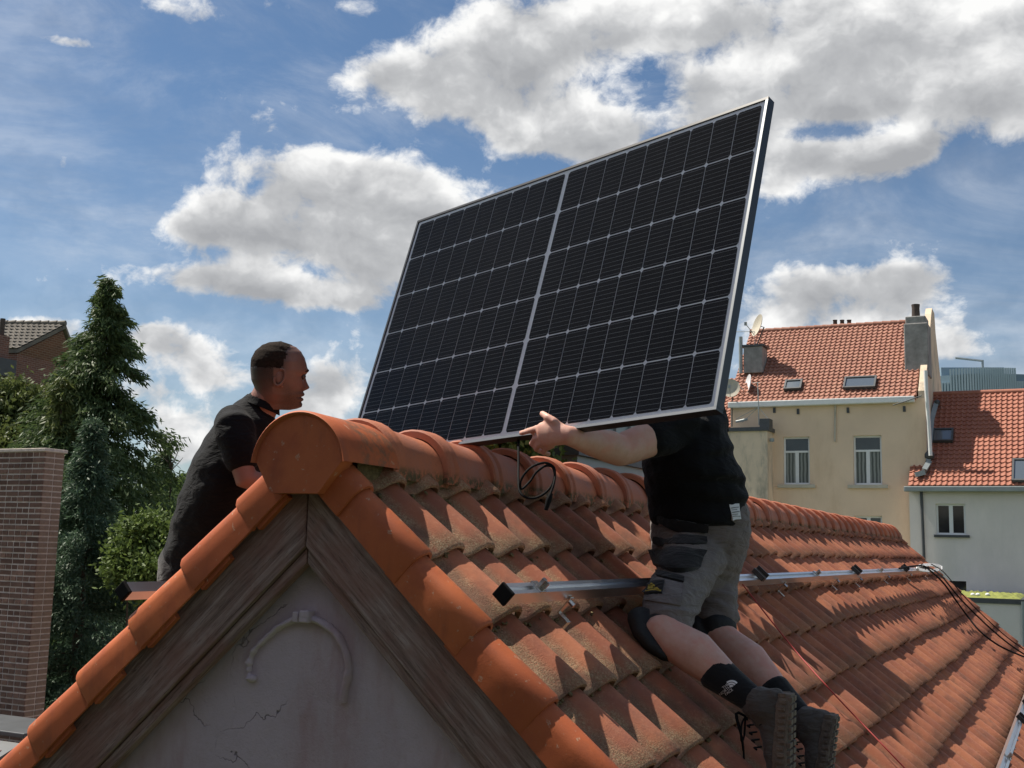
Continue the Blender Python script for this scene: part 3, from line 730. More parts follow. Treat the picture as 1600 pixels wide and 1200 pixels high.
for pts, r in ((bp, .0085), (b2, .0075), (b3, .005)):
    c = MB(); c.tube(densify(pts, 5), r, 6); c.build('cable', MAT['blackplastic'], cabs, 80)
wp = []
for i in range(46):
    a_ = i*.42; wp.append(S(1452+20*math.cos(a_), 885+5*math.sin(a_)+.1*i, .22+.0012*i))
c = MB(); c.tube(wp, .006, 5); tag(c.build('wire_coil', MAT['whitepvc'], None, 80), 'small coil of pale wire at the far end of the upper rail', 'wire')

# moss cushions caught in the laps of the near tiles and under the ridge
mo = MB(); rm = random.Random(17)
for i in range(420):
    y = abs(rm.gauss(0, 1.1))+.10
    if y > 4: continue
    r = rm.randrange(0, 7); u = (y-Y0) % PITCHY
    d = D0+EXPO*r+rm.uniform(-.004, .010); o = .058+rm.uniform(-.004, .008) + (.02 if u > .12 else 0)
    q = rm.uniform(.003, .0075); mo.ball(RS(y, d, o), (q*1.3, q*1.3, q*.75), 6, (VR, EY, NR))
tag(mo.build('moss_cushions', MAT['moss'], house, 80), kind='stuff')

# ------------------------------------------------------------------ the solar panel held over the ridge
AV = Vector((-2.01505, 2.71325, .19844)); KP = 1.05
def pc(x, y, z): return CAM + (Vector((x, y, z)) + AV)*KP
pTL, pTR, pBR, pBL = pc(-.450, 1.343, 1.181), pc(1.201, .765, 1.259), pc(1.113, .417, .204), pc(-.538, .995, .126)
pu = ((pTR-pTL)+(pBR-pBL)).normalized(); pv = ((pTL-pBL)+(pTR-pBR)).normalized(); pn = pu.cross(pv).normalized(); pv = pn.cross(pu)
PW = ((pTR-pTL).length+(pBR-pBL).length)/2; PH = ((pTL-pBL).length+(pTR-pBR).length)/2
pctr = (pTL+pTR+pBR+pBL)/4
panel = empty('solar_panel', pctr, 'large black solar panel tilted up in the hands of the two men', 'solar panel')
panel.rotation_euler = Matrix((pu, pv, pn)).transposed().to_euler()
def lbuild(mb, name, mat, parent, smooth=None, bevel=0):
    o = bpy.data.objects.new(name, mb.mesh(name, mat, smooth)); link(o, parent)
    if bevel:
        b = o.modifiers.new('bevel', 'BEVEL'); b.width = bevel; b.segments = 2; b.limit_method = 'ANGLE'
    return o
hw_, hh_ = PW/2, PH/2; LIP, DEP = .0100, .034
for nm, c, e in (('frame_bar', (0, hh_-LIP/2, 0), (hw_, LIP/2)), ('frame_bar', (0, -hh_+LIP/2, 0), (hw_, LIP/2)), ('frame_bar', (hw_-LIP/2, 0, 0), (LIP/2, hh_-LIP-.0005)), ('frame_bar', (-hw_+LIP/2, 0, 0), (LIP/2, hh_-LIP-.0005))):
    m = MB(); m.box((c[0], c[1], -.001), (e[0], e[1], .001)); lip = m
    fb = MB(); fb.box((c[0], c[1], -DEP/2-.0025), (e[0]-.0004 if e[0] > .1 else e[0], e[1] if e[0] > .1 else e[1], DEP/2))
    o = lbuild(fb, 'frame_bar', MAT['blackmetal'], panel); lbuild(lip, 'frame_lip', MAT['frame'] if c[0] > .1 or c[1] < -.1 else MAT['blackmetal'], o)  # one frame
m = MB(); m.box((0, 0, -.0075), (hw_-LIP-.0004, hh_-LIP-.0004, .0015)); lbuild(m, 'backsheet', MAT['sheet'], panel)
gx, gy, mid = .0022, .0046, .020
mx_, my_ = .0155, .0140
cwid = (PW-2*LIP-2*mx_-mid-16*gx)/18; chei = (PH-2*LIP-2*my_-5*gy)/6
ch = .0085; m = MB(); a_, b_ = cwid/2, chei/2
m.add([(-a_+ch*.8, -b_, 0), (a_-ch*.8, -b_, 0), (a_, -b_+ch, 0), (a_, b_-ch, 0), (a_-ch*.8, b_, 0), (-a_+ch*.8, b_, 0), (-a_, b_-ch, 0), (-a_, -b_+ch, 0)], [tuple(range(8))])
cme = m.mesh('cell', MAT['cell'], None)
bus = MB()
for r in range(6):
    y = -hh_+LIP+my_+chei/2 + r*(chei+gy)
    for h_ in (0, 1):
        x0 = -hw_+LIP+mx_ if h_ == 0 else mid/2
        for c in range(9):
            o = bpy.data.objects.new('cell', cme); link(o, panel); o.location = (x0+cwid/2+c*(cwid+gx), y, -.0052)
        xe = x0 + 9*cwid+8*gx
        for q_ in range(10):
            yy = y - chei/2 + chei*(q_+.5)/10
            bus.add([(x0, yy-.00038, -.0047), (xe, yy-.00038, -.0047), (xe, yy+.00038, -.0047), (x0, yy+.00038, -.0047)], [(0, 1, 2, 3)])
tag(lbuild(bus, 'busbar_wires', MAT['bus'], panel), kind='stuff')
m = MB(); m.add([(-hw_+LIP, -hh_+LIP, -.003), (hw_-LIP, -hh_+LIP, -.003), (hw_-LIP, hh_-LIP, -.003), (-hw_+LIP, hh_-LIP, -.003)], [(0, 1, 2, 3)])
lbuild(m, 'glass_pane', MAT['pglass'], panel)
m = MB(); m.box((-.03, -hh_*.1, -.022), (.05, .035, .012)); lbuild(m, 'junction_box', MAT['blackplastic'], panel, bevel=.004)
pm = Matrix.Translation(pctr) @ Matrix((pu, pv, pn)).transposed().to_4x4(); pmi = pm.inverted()
def ptube(pix, r, name, parent=panel):
    m = MB(); m.tube([pmi @ q for q in densify([P(x, y, d) for x, y, d in pix], 6)], r, 7)
    return lbuild(m, name, MAT['blackplastic'], parent, 80)
ptube([(811,672,4.05),(810,690,4.0),(810,720,3.92),(810,750,3.84),(812,768,3.80),(822,777,3.78),(836,778,3.78),(852,770,3.78),(864,755,3.79),(867,736,3.80),(862,727,3.81),(850,723,3.81),(832,729,3.80),(820,740,3.79),(813,754,3.79),(815,764,3.80),(828,752,3.83),(838,738,3.84),(852,728,3.84),(863,730,3.83),(867,742,3.80),(865,757,3.77),(860,772,3.75)], .0042, 'cable')
m = MB(); m.tube([pmi @ P(861, 771, 3.75), pmi @ P(857, 782, 3.74), pmi @ P(853, 797, 3.74)], [.007, .0095, .007], 8); lbuild(m, 'plug', MAT['blackplastic'], panel, 60)

# ------------------------------------------------------------------ background buildings
def pantile_sheet(p0, ax, dn, nrm, width, length, tw, tl, name, mat, parent):
    """p0 = top corner; ax across, dn down the slope. Stepped rows of waved tiles, real depth"""
    nc = max(2, round(width/tw)); nr = max(2, round(length/tl)); tw = width/nc; tl = length/nr
    prof = [(0, .0), (.35, .0), (.55, .5), (.72, 1), (.86, .8), (1, .05)]; hgt = .05; m = MB(); R_ = random.Random(5)
    for r in range(nr):
        ya = r*tl; yb = (r+1)*tl + .03
        rows = []
        for y, lift in ((ya, 0.0), (yb, .045), (yb, .005)):
            row = []
            for c in range(nc):
                for u, h in prof[:-1] if c < nc-1 else prof: row.append(Vector(p0) + ax*((c+u)*tw) + dn*y + nrm*(lift + h*hgt*(1 if lift != .005 else .6) + .03))
            rows.append(row)
        b = len(m.v); k = len(rows[0]); m.v += [v for rw in rows for v in rw]
        for i in range(2):
            for j in range(k-1): m.f.append((b+i*k+j, b+(i+1)*k+j, b+(i+1)*k+j+1, b+i*k+j+1))
    o = m.build(name, mat, parent, 50, fix=True); return tag(o, kind='stuff')
def window(parent, x0, x1, z0, z1, Y, transom=None, open_pane=False, name='window', curtains=True, depth=.12):
    """a real recessed window in a facade y=Y: dark reveal box, frame, panes, sill"""
    fr = MB(); w = .075; yf = Y-.02
    for a_, b_ in (((x0, z0), (x0+w, z1)), ((x1-w, z0), (x1, z1))): fr.box2((a_[0], yf, a_[1]), (b_[0], yf+.06, b_[1]))
    for z in (z0, z1-w): fr.box2((x0+w, yf, z), (x1-w, yf+.06, z+w))
    xm = (x0+x1)/2; zt = z1-w
    if transom: fr.box2((x0+w, yf-.003, transom-.04), (x1-w, yf+.057, transom+.04)); zt = transom-.04
    fr.box2((xm-.07, yf-.004, z0+w), (xm+.07, yf+.056, zt))
    o = fr.build(name, MAT['whitepvc'], parent)
    panes = [(x0+w, xm-.07, z0+w, zt), (xm+.07, x1-w, z0+w, zt)]
    if transom: panes.append((x0+w, x1-w, transom+.04, z1-w))
    for i, (a_, b_, c_, d_) in enumerate(panes):
        m = MB(); m.box2((a_, yf+.025, c_), (b_, yf+.033, d_))
        m.build('pane', MAT['curtain'] if curtains and i < 2 else MAT['glass'], o)
    return o
def facade_hole_wall(parent, x0, x1, z0, z1, Y, holes, mat, back=.25, name='wall'):
    """front wall sheet with thickness and openings cut as a grid"""
    xs = sorted({x0, x1} | {h[0] for h in holes} | {h[1] for h in holes}); zs = sorted({z0, z1} | {h[2] for h in holes} | {h[3] for h in holes})
    m = MB()
    for i in range(len(xs)-1):
        for j in range(len(zs)-1):
            cx, cz = (xs[i]+xs[i+1])/2, (zs[j]+zs[j+1])/2
            if any(h[0] < cx < h[1] and h[2] < cz < h[3] for h in holes): continue
            m.add([(xs[i], Y-.15, zs[j]), (xs[i+1], Y-.15, zs[j]), (xs[i+1], Y-.15, zs[j+1]), (xs[i], Y-.15, zs[j+1])], [(0, 1, 2, 3)])
    for a_, b_, c_, d_ in holes:
        m.add([(a_, Y-.15, c_), (b_, Y-.15, c_), (b_, Y-.15, d_), (a_, Y-.15, d_), (a_, Y+.1, c_), (b_, Y+.1, c_), (b_, Y+.1, d_), (a_, Y+.1, d_)], [(0, 4, 5, 1), (1, 5, 6, 2), (2, 6, 7, 3), (3, 7, 4, 0)])
    return m.build(name, mat, parent)
# --- cream house: facade plane y = YC
YC = 44.0
def C_(x, y, Y=YC): return Fy(x, y, Y)
xl = C_(1143, 640).x; xr = C_(1447, 640).x; ze = (C_(1147, 630).z + C_(1432, 622).z)/2
cream = empty('cream_house', (xl, YC, 0), 'cream rendered house with old orange pantile roof and cement chimney', 'house')
def win_rect(px0, py0, px1, py1, Y): a_ = Fy(px0, py0, Y); b_ = Fy(px1, py1, Y); return (min(a_.x, b_.x), max(a_.x, b_.x), min(a_.z, b_.z), max(a_.z, b_.z))
wr = [win_rect(1224, 683, 1266, 757, YC-.1), win_rect(1333, 681, 1379, 757.5, YC-.1), win_rect(1335, 806, 1380, 870, YC-.1)]
facade_hole_wall(cream, xl, xr, 0, ze-.05, YC, wr, MAT['cream'])
body = MB(); body.box2((xl+.02, YC+.12, 0), (xr-.02, YC+7.4, ze-.2)); body.build('wall', MAT['cream'], cream)
for i, h in enumerate(wr):
    tz = C_(1240, 706).z if i < 2 else None
    window(cream, *h, YC, tz, curtains=i < 2)
    s_ = MB(); s_.box2((h[0]-.22, YC-.27, h[2]-.14), (h[1]+.22, YC-.05, h[2]-.005)); s_.build('window_sill', MAT['stone'], cream)
for q_ in ((1247, 643), (1210, 641), (1325, 641), (1413, 639)):
    m = MB(); m.box(C_(q_[0], q_[1], YC-.17), (.05, .03, .11)); m.build('wall_anchor', MAT['zincdark'], cream)
PC = math.radians(44); 
zr = None
# roof: eave at (xl..xr, YC-.25, ze) going back until the ridge seen at y~511
for back in np.arange(1, 8, .02):
    zt = ze + back*math.tan(PC); x, y, _ = proj(Vector(((xl+xr)/2, YC-.25+back, zt)))
    if y < 512: break
cback, zr = back, zt
dn = Vector((0, -math.cos(PC), -math.sin(PC))); nr_ = Vector((0, -math.sin(PC), math.cos(PC))); slen = cback/math.cos(PC)
under = MB(); under.prism([Vector((xl-.05, YC-.25, ze-.12)), Vector((xl-.05, YC-.25, ze+.0)), Vector((xl-.05, YC-.25+cback, zr)), Vector((xl-.05, YC-.25+2*cback, ze)), Vector((xl-.05, YC-.25+2*cback, ze-.12))], (xr-xl-.3, 0, 0))
under.build('roof', MAT['creamtile'], cream)
pantile_sheet((xl-.08, YC-.25+cback, zr), EX, dn, nr_, xr-xl-.22, slen, .21, .245, 'roof_tiles', MAT['creamtile'], cream)
m = MB()
xx = xl-.1
while xx < xr-.35:
    barr = MB(); m.tube([(xx, YC-.25+cback, zr+.05), (xx+.40, YC-.25+cback, zr+.035)], [.13, .115], 8); xx += .36
tag(m.build('ridge_tiles', MAT['creamtile'], cream, 60), kind='stuff')
# raised right gable wall with a stepped outline
gp = [(YC-.14, 0), (YC-.14, ze+.25), (YC+.35, ze+.75), (YC-.25+cback-.55, zr+.25), (YC-.25+cback-.2, zr+.55), (YC-.25+cback+.7, zr+.5), (YC-.25+cback+1.0, zr-.3), (YC+2*cback-.3, ze+.2), (YC+2*cback-.3, 0)]
gwm = MB(); gwm.prism([Vector((xr-.26, y, z)) for y, z in gp], (.25, 0, 0)); gwm.build('gable_wall', MAT['creamold'], cream)
gut = MB(); gut.box2((xl-.05, YC-.42, ze-.22), (xr-.38, YC-.152, ze+.02)); gut.build('gutter', MAT['whitepvc'], cream, bevel=.03)
def ctube(px, Y, r, name, mat, parent=cream):
    m = MB(); m.tube([Fy(x, y, Y_) for (x, y), Y_ in zip(px, Y if hasattr(Y, '__len__') else [Y]*len(px))], r, 8); return m.build(name, mat, parent, 60)
ctube([(1305.5, 622), (1304.5, 690)], YC-.2, .04, 'vent_pipe', MAT['stone'])
ctube([(1446, 579), (1447.5, 610), (1451, 660), (1454, 712)], [YC-.5, YC-.5, YC-.35, YC-.35], .075, 'downpipe', MAT['whitepvc'])
ctube([(1200.5, 680), (1201, 790)], YC-.22, .05, 'downpipe', MAT['stone'])
ctube([(1395, 633), (1415, 627), (1440, 618)], YC-.5, .02, 'cable', MAT['zincdark'])
# roof position from a pixel: plane of the roof surface
ro = Vector((xl, YC-.25, ze)) + nr_*.1
def CRF(px, py, o=0): return onplane(px, py, ro+nr_*o, nr_)
def skylight(parent, px, plane, n, dnv, name='skylight', glassm='skyglass', openang=0):
    q = [plane(x, y) for x, y in px]          # TL TR BR BL
    c = (q[0]+q[1]+q[2]+q[3])/4; w = (q[1]-q[0]).length/2; h = (q[3]-q[0]).length/2; axx = (q[1]-q[0]).normalized(); dd = n.cross(axx)
    f = MB(); t_ = .07
    for s in (-1, 1):
        f.box(c + axx*(s*(w-t_/2)) + n*.06, (t_/2, h, .07), (axx, dd, n)); f.box(c + dd*(s*(h-t_/2)) + n*.058, (w-t_, t_/2, .066), (axx, dd, n))
    o = f.build(name, MAT['zincdark'], parent); g_ = MB(); g_.box(c+n*.07, (w-t_, h-t_, .01), (axx, dd, n)); g_.build('pane', MAT[glassm], o)
    return o
skylight(cream, [(1228, 597), (1255, 595.5), (1252, 609), (1224, 611)], CRF, nr_, dn)
skylight(cream, [(1321, 592), (1371, 590), (1368, 607), (1316, 609)], CRF, nr_, dn)
# cement chimney on the right, its tall pot, three small pots on the ridge
c0 = CRF(1437, 572); ch_ = MB()
for (dx0, dx1, dz0, dz1) in ((-.46, .46, -.2, 1.75), (-.40, .38, 1.75, 2.05)): ch_.box2((c0.x+dx0-.1, c0.y-.15+(.05 if dz0 > 1 else 0), c0.z+dz0-.2), (c0.x+dx1-.1, c0.y+1.0, c0.z+dz1))
cho = ch_.build('chimney', MAT['concrete'], cream, bevel=.04)
m = MB(); m.tube([(c0.x-.14, c0.y+.4, c0.z+2.0), (c0.x-.14, c0.y+.4, c0.z+2.45), (c0.x-.14, c0.y+.4, c0.z+2.62)], [.17, .15, .17], 10); m.build('chimney_pot', MAT['pot'], cho, 50)
for px in (1305, 1316, 1327):
    b_ = Fy(px, 514, YC-.25+cback+.2); m = MB(); m.tube([b_-EZ*.2, b_+EZ*.36, b_+EZ*.40], [.095, .09, .11], 8); m.build('chimney_pot', MAT['pot'], cream, 50)
# small grey stack with dishes at the left end of the roof
c1 = CRF(1178, 580); m = MB(); m.box2((c1.x-.40, c1.y-.2, c1.z-.1), (c1.x+.42, c1.y+.7, c1.z+1.05)); lc = m.build('chimney', MAT['concrete'], cream, bevel=.03)
m = MB(); m.box2((c1.x-.5, c1.y-.25, c1.z+1.05), (c1.x+.52, c1.y+.75, c1.z+1.13)); m.build('chimney_slab', MAT['zincdark'], lc)
m = MB(); m.tube([(c1.x-.52, c1.y-.2, c1.z-.1), (c1.x-.52, c1.y-.2, c1.z+1.5)], .085, 8); m.build('flue_pipe', MAT['zinc'], lc, 50)
def dish(name, c, r, aim, label, mast, mat='sheet', oval=1):
    e = empty(name, c, label, 'satellite dish'); aim = Vector(aim).normalized(); x = aim.cross(EZ).normalized(); y = x.cross(aim)
    m = MB(); R_ = []; n = 18
    vs = [c - aim*r*.22]; fs = []
    for i in range(1, 5):
        for k in range(n):
            q = r*i/4; vs.append(c + x*(q*math.cos(2*math.pi*k/n)) + y*(q*math.sin(2*math.pi*k/n)*oval) - aim*(r*.22*(1-(i/4)**2)))
    for k in range(n): fs.append((0, 1+k, 1+(k+1) % n))
    for i in range(3):
        for k in range(n): fs.append((1+i*n+k, 1+(i+1)*n+k, 1+(i+1)*n+(k+1) % n, 1+i*n+(k+1) % n))
    b = len(vs); vs += [v - aim*.02 for v in vs]; fs += [tuple(i+b for i in f[::-1]) for f in fs]
    for k in range(n): fs.append((1+3*n+k, 1+3*n+(k+1) % n, b+1+3*n+(k+1) % n, b+1+3*n+k))
    m.add(vs, fs); m.build('reflector', MAT[mat], e, 60)
    m = MB(); m.tube([c - y*r*.9*oval, c + aim*r*.95 - y*r*.25], .018, 6); a_ = m.build('feed_arm', MAT['zinc'], e, 60)
    m = MB(); m.box(c + aim*r*1.0 - y*r*.2, (.05, .05, .07)); m.build('receiver', MAT['zinc'], a_)
    m = MB(); m.tube([c - aim*r*.26] + [Vector(q) for q in mast], .028, 6); m.build('mast', MAT['zincdark'], e, 60)
    return e
dtop = Vector((c1.x+.12, c1.y+.1, c1.z+1.13))
d1c = Fy(1182.5, 508, c1.y); dish('satellite_dish', d1c, .50, (-.78, -.58, .25), 'pale satellite dish raised on a mast above the small grey chimney', [d1c+Vector((.3, .05, -.1)), dtop+EZ*.05, dtop-EZ*.3], 'stone')
d2c = Fy(1168, 600, c1.y-.9); dish('satellite_dish', d2c, .42, (-.85, -.48, .15), 'thin edge-on satellite dish low on the roof below the grey chimney', [d2c+Vector((.25, .0, -.1)), d2c+Vector((.5, .35, -.6))])
m = MB(); m.tube([dtop+Vector((-.1, 0, -.1)), dtop+Vector((-.1, 0, .62)), dtop+Vector((-.9, 0, .66))], .015, 5); m.build('aerial_rod', MAT['zinc'], lc, 60)
# flat-roofed wing in front, left
YW = 42.9
wl = Fy(1128, 700, YW).x; wrx = Fy(1199, 700, YW).x; wz = (Fy(1142, 668, YW).z + Fy(1198, 670, YW).z)/2
m = MB(); m.box2((wl, YW, 0), (wrx, YC-.16, wz-.12)); m.build('wing_wall', MAT['creamold'], cream)
m = MB(); m.box2((wl-.05, YW-.09, wz-.12), (wrx+.09, YC-.16, wz+.03)); m.build('wing_roof', MAT['zincdark'], cream)
m = MB(); m.box2((wrx-.32, YW+.05, wz+.03), (wrx+.08, YW+.6, wz+.38)); m.build('wing_flue', MAT['zincdark'], cream)
m = MB(); m.tube([Fy(1206, 690, YW+.2), Fy(1206, 685, YW+.2)], .1, 8); m.build('lamp', MAT['zinc'], cream)
am = empty('roof_aerial', Fy(1186, 664, YW+.5), 'spindly metal aerial with stay wires on the flat cream wing', 'aerial')
q0 = Fy(1186, 664, YW+.5); q1 = Fy(1184, 598, YW+.5)
m = MB(); m.tube([q0, q1], .025, 6); m.build('mast', MAT['zinc'], am, 60)
for q in ((1150, 655), (1160, 660), (1205, 660)):
    m = MB(); m.tube([q0+(q1-q0)*.42, Fy(q[0], q[1], YW+.4)], .012, 4); m.build('stay', MAT['zinc'], am, 60)
m = MB(); m.tube([q1-EX*.22, q1+EX*.1], .014, 5); m.tube([Fy(1150, 659, YW+.6), Fy(1168, 655, YW+.6)], .05, 6); m.build('crossbar', MAT['zinc'], am, 60)
d3c = Fy(1141, 606, YW+.5); dish('satellite_dish', d3c, .40, (.2, -.95, .2), 'round beige satellite dish facing front beside the panel edge', [d3c+Vector((.0, .3, -.3)), d3c+Vector((0, .25, -1.6))], 'stone')
# neighbour behind at the left: orange roof slice
m = MB(); nb = empty('neighbour_house', Fy(1135, 640, YC+1), 'sliver of orange roof and wall left of the cream house', 'house')
nx1 = xl-.12; m.box2((nx1-6, YC+.6, 0), (nx1, YC+6, ze-.9)); m.build('wall', MAT['cream'], nb)
PN = math.radians(44); dnn = Vector((0, -math.cos(PN), -math.sin(PN))); nnn = Vector((0, -math.sin(PN), math.cos(PN)))
zz = ze-1.0; m = MB(); m.prism([Vector((nx1-6, YC+.4, zz)), Vector((nx1-6, YC+.4+2.6, zz+2.6*math.tan(PN))), Vector((nx1-6, YC+.4+5.2, zz))], (6, 0, 0)); m.build('roof', MAT['creamtile'], nb)
pantile_sheet((nx1-6, YC+.4+2.6, zz+2.6*math.tan(PN)), EX, dnn, nnn, 6, 2.6/math.cos(PN), .21, .245, 'roof_tiles', MAT['creamtile'], nb)
# --- grey house on the right
YG = 43.45
gl = Fy(1422, 800, YG).x; gr = gl + 12; gze = Fy(1500, 760, YG).z
grey = empty('grey_house', (gl, YG, 0), 'grey rendered house with bright orange pantile roof in part shade', 'house')
gwr = [win_rect(1462, 787, 1510, 836, YG-.1), win_rect(1470, 907, 1511, 945, YG-.1)]
facade_hole_wall(grey, gl, gr, 0, gze-.05, YG, gwr, MAT['greywall'])
m = MB(); m.box2((gl+.01, YG+.12, 0), (gr-.01, YG+9, gze-.1)); m.build('wall', MAT['greywall'], grey)
m = MB(); m.box2((gl, YG-.149, 0), (gl+.012, YG+.1, gze-.06)); m.build('wall_end', MAT['greywall'], grey)
window(grey, *gwr[0], YG, None, curtains=False)
m = MB(); h = gwr[0]; m.box2((h[0]-.08, YG-.25, h[2]-.1), (h[1]+.12, YG-.06, h[2]-.005)); m.build('window_sill', MAT['zincdark'], grey)
h = gwr[1]; m = MB(); m.box2((h[0], YG-.02, h[2]), (h[1], YG+.02, h[3])); m.build('window', MAT['glass'], grey)
PG = math.radians(46); gdn = Vector((0, -math.cos(PG), -math.sin(PG))); gn = Vector((0, -math.sin(PG), math.cos(PG)))
for gback in np.arange(1, 9, .02):
    zt = gze + gback*math.tan(PG); x, y, _ = proj(Vector((gl+3, YG-.3+gback, zt)))
    if y < 615: break
m = MB(); m.prism([Vector((gl+.02, YG-.3, gze-.1)), Vector((gl+.02, YG-.3, gze)), Vector((gl+.02, YG-.3+gback, zt)), Vector((gl+.02, YG-.3+2*gback, gze)), Vector((gl+.02, YG-.3+2*gback, gze-.1))], (12, 0, 0)); m.build('roof', MAT['greytileorange'], grey)
pantile_sheet((gl, YG-.3+gback, zt), EX, gdn, gn, 12, gback/math.cos(PG), .205, .25, 'roof_tiles', MAT['greytileorange'], grey)
m = MB(); m.tube([(gl, YG-.3+gback, zt+.04), (gr, YG-.3+gback, zt+.04)], .12, 8); m.build('ridge', MAT['greytileorange'], grey, 60)
gro = Vector((gl, YG-.3, gze)) + gn*.1
def GRF(px, py, o=0): return onplane(px, py, gro+gn*o, gn)
skylight(grey, [(1459, 672.5), (1491, 672), (1488, 691), (1456, 692)], GRF, gn, gdn)
skylight(grey, [(1583, 720), (1640, 720), (1638, 753), (1580, 754)], GRF, gn, gdn)
m = MB(); m.box2((gl-.15, YG-.52, gze-.22), (gr, YG-.302, gze-.02)); m.build('gutter', MAT['zinc'], grey, bevel=.03)
m = MB(); m.tube([Fy(1439.5, 766, YG-.22), Fy(1444.5, 890, YG-.22), Fy(1448, 960, YG-.22)], .055, 8); m.build('downpipe', MAT['zincdark'], grey, 60)
for a_, b_ in (((1430, 742), (1445, 738)), ((1444, 735), (1452, 722)), ((1450, 722), (1456, 655)), ((1456, 655), (1463, 630))):
    m = MB(); u, v = GRF(*a_, .1), GRF(*b_, .1); m.tube([u, v], .13, 4); m.build('lead_flashing', MAT['zinc'], grey)
m = MB(); m.ball(GRF(1452, 712, .2), .2, 8); m.ball(GRF(1464, 629, .15), .13, 8); m.build('pipe_cowl', MAT['zincdark'], grey, 60)
# sedum-roofed extension
YS = 35.5; a_ = Fy(1486, 934, YS); b_ = Fy(1597, 936, YS)
sed = empty('green_roof_extension', (a_.x, YS, 0), 'low grey extension with dark fascia and a mossy green roof', 'extension')
m = MB(); m.box2((a_.x-.6, YS, 0), (b_.x, YG-.16, a_.z-.12)); m.build('wall', MAT['greywall'], sed)
m = MB(); m.box2((a_.x-.65, YS-.06, a_.z-.12), (b_.x+.05, YG-.16, a_.z+.03)); m.build('fascia', MAT['zincdark'], sed)
m = MB(); R_ = random.Random(2); nx, nyv = 40, 16; vs = []
for i in range(nx+1):
    for j in range(nyv+1):
        e = min(i, nx-i, j, nyv-j); vs.append((a_.x-.6+(b_.x-a_.x+.55)*i/nx, YS+.05+4.5*j/nyv, a_.z+.032+(min(e, 2)/2)*(.05+.13*abs(noise.noise(Vector((i*.5, j*.6, 0)))))))
m.add(vs, [(i*(nyv+1)+j, (i+1)*(nyv+1)+j, (i+1)*(nyv+1)+j+1, i*(nyv+1)+j+1) for i in range(nx) for j in range(nyv)])
tag(m.build('sedum', MAT['sedum'], sed, 60), kind='stuff')
for px in (1520, 1528, 1543):
    m = MB(); m.ball(Fy(px, 929, YS+.4), (.07, .07, .05), 8); m.build('stone', MAT['white'], sed, 60)
m = MB(); m.tube([Fy(1598, 940, YS-.03), Fy(1599, 1010, YS-.03)], .05, 6); m.build('downpipe', MAT['zinc'], sed, 60)
# glass tower far away
DT = 230; tl_ = P(1472, 600, DT); tr_ = P(1640, 600, DT); tz = P(1540, 583, DT).z
tow = empty('glass_tower', (tl_.x, tl_.y, 0), 'distant pale blue glass office tower above the orange roof', 'tower')
ax_ = (tr_-tl_); ax_.z = 0; wlen = ax_.length; ax_.normalize(); bx = Vector((-ax_.y, ax_.x, 0))
def towpt(u, v): return Vector((tl_.x, tl_.y, 0)) + ax_*u + bx*v
outl = []
for i in range(25):
    u = i/24; outl.append((u*wlen, 6*(1-math.sin(min(1, u*2.2)*math.pi/2)) ))
m = MB(); poly = [towpt(u, v) for u, v in outl] + [towpt(wlen, 25), towpt(0, 25)]
m.prism([p_ for p_ in poly], (0, 0, tz)); m.build('glass_wall', MAT['farglass'], tow)
for i in range(48):
    u = (i+.5)/48*wlen; t_ = min(23.999, u/wlen*24); k = int(t_); v = outl[k][1]+(outl[k+1][1]-outl[k][1])*(t_-k)
    hgt = tz+1.2 if u > wlen*.12 and u < wlen*.68 else tz-1.5
    m = MB(); q = towpt(u, v-.25); m.box2((q.x-.18, q.y-.18, 20), (q.x+.18, q.y+.18, hgt)); m.build('fin', MAT['fin'], tow)
m = MB(); m.prism([towpt(wlen*.10, 6), towpt(wlen*.66, 4), towpt(wlen*.66, 18), towpt(wlen*.10, 18)], (0, 0, tz+2.0)); m.build('crown', MAT['farglass'], tow)
m = MB(); u0 = towpt(wlen*.22, 5); u1 = towpt(wlen*.48, 5); m.tube([u0+EZ*(tz+3.9), u1+EZ*(tz+3.4)], .22, 5); m.tube([u1+EZ*(tz+1.5), u1+EZ*(tz+3.6)], .25, 5); m.build('maintenance_crane', MAT['zinc'], tow)
# --- left: tall brick stack
bst = empty('brick_stack', P(90, 900, 15), 'tall brown brick chimney stack with a thin stone coping at the left edge', 'chimney')
cr = P(71, 703, 15); top = cr.z; xR = cr.x; yF = cr.y; TKN = .34; XW = 1.25
m = MB(); m.box2((xR-XW, yF+.007, 0), (xR-.008, yF+TKN-.012, top-.02)); m.build('core', MAT['mortar'], bst)
m = MB(); m.box2((xR-XW-.02, yF-.025, top-.02), (xR+.025, yF+TKN+.02, top+.025)); m.build('coping', MAT['mortar'], bst, bevel=.008)
BL_, BH, J = .205, .055, .019
mb1 = MB(); mb1.box((0, 0, 0), (BL_/2, .03, BH/2)); bm1 = mb1.mesh('brick', MAT['brick'])
mb2 = MB(); mb2.box((0, 0, 0), (.095/2, .03, BH/2)); bm2 = mb2.mesh('brick', MAT['brick'])
mb3 = MB(); mb3.box((0, 0, 0), (.03, .145/2, BH/2)); bm3 = mb3.mesh('brick', MAT['brickside'])
rb = random.Random(11); zc = top-.02-BH/2-.01; cnt = 0; course = 0; rest = MB(); rest2 = MB()
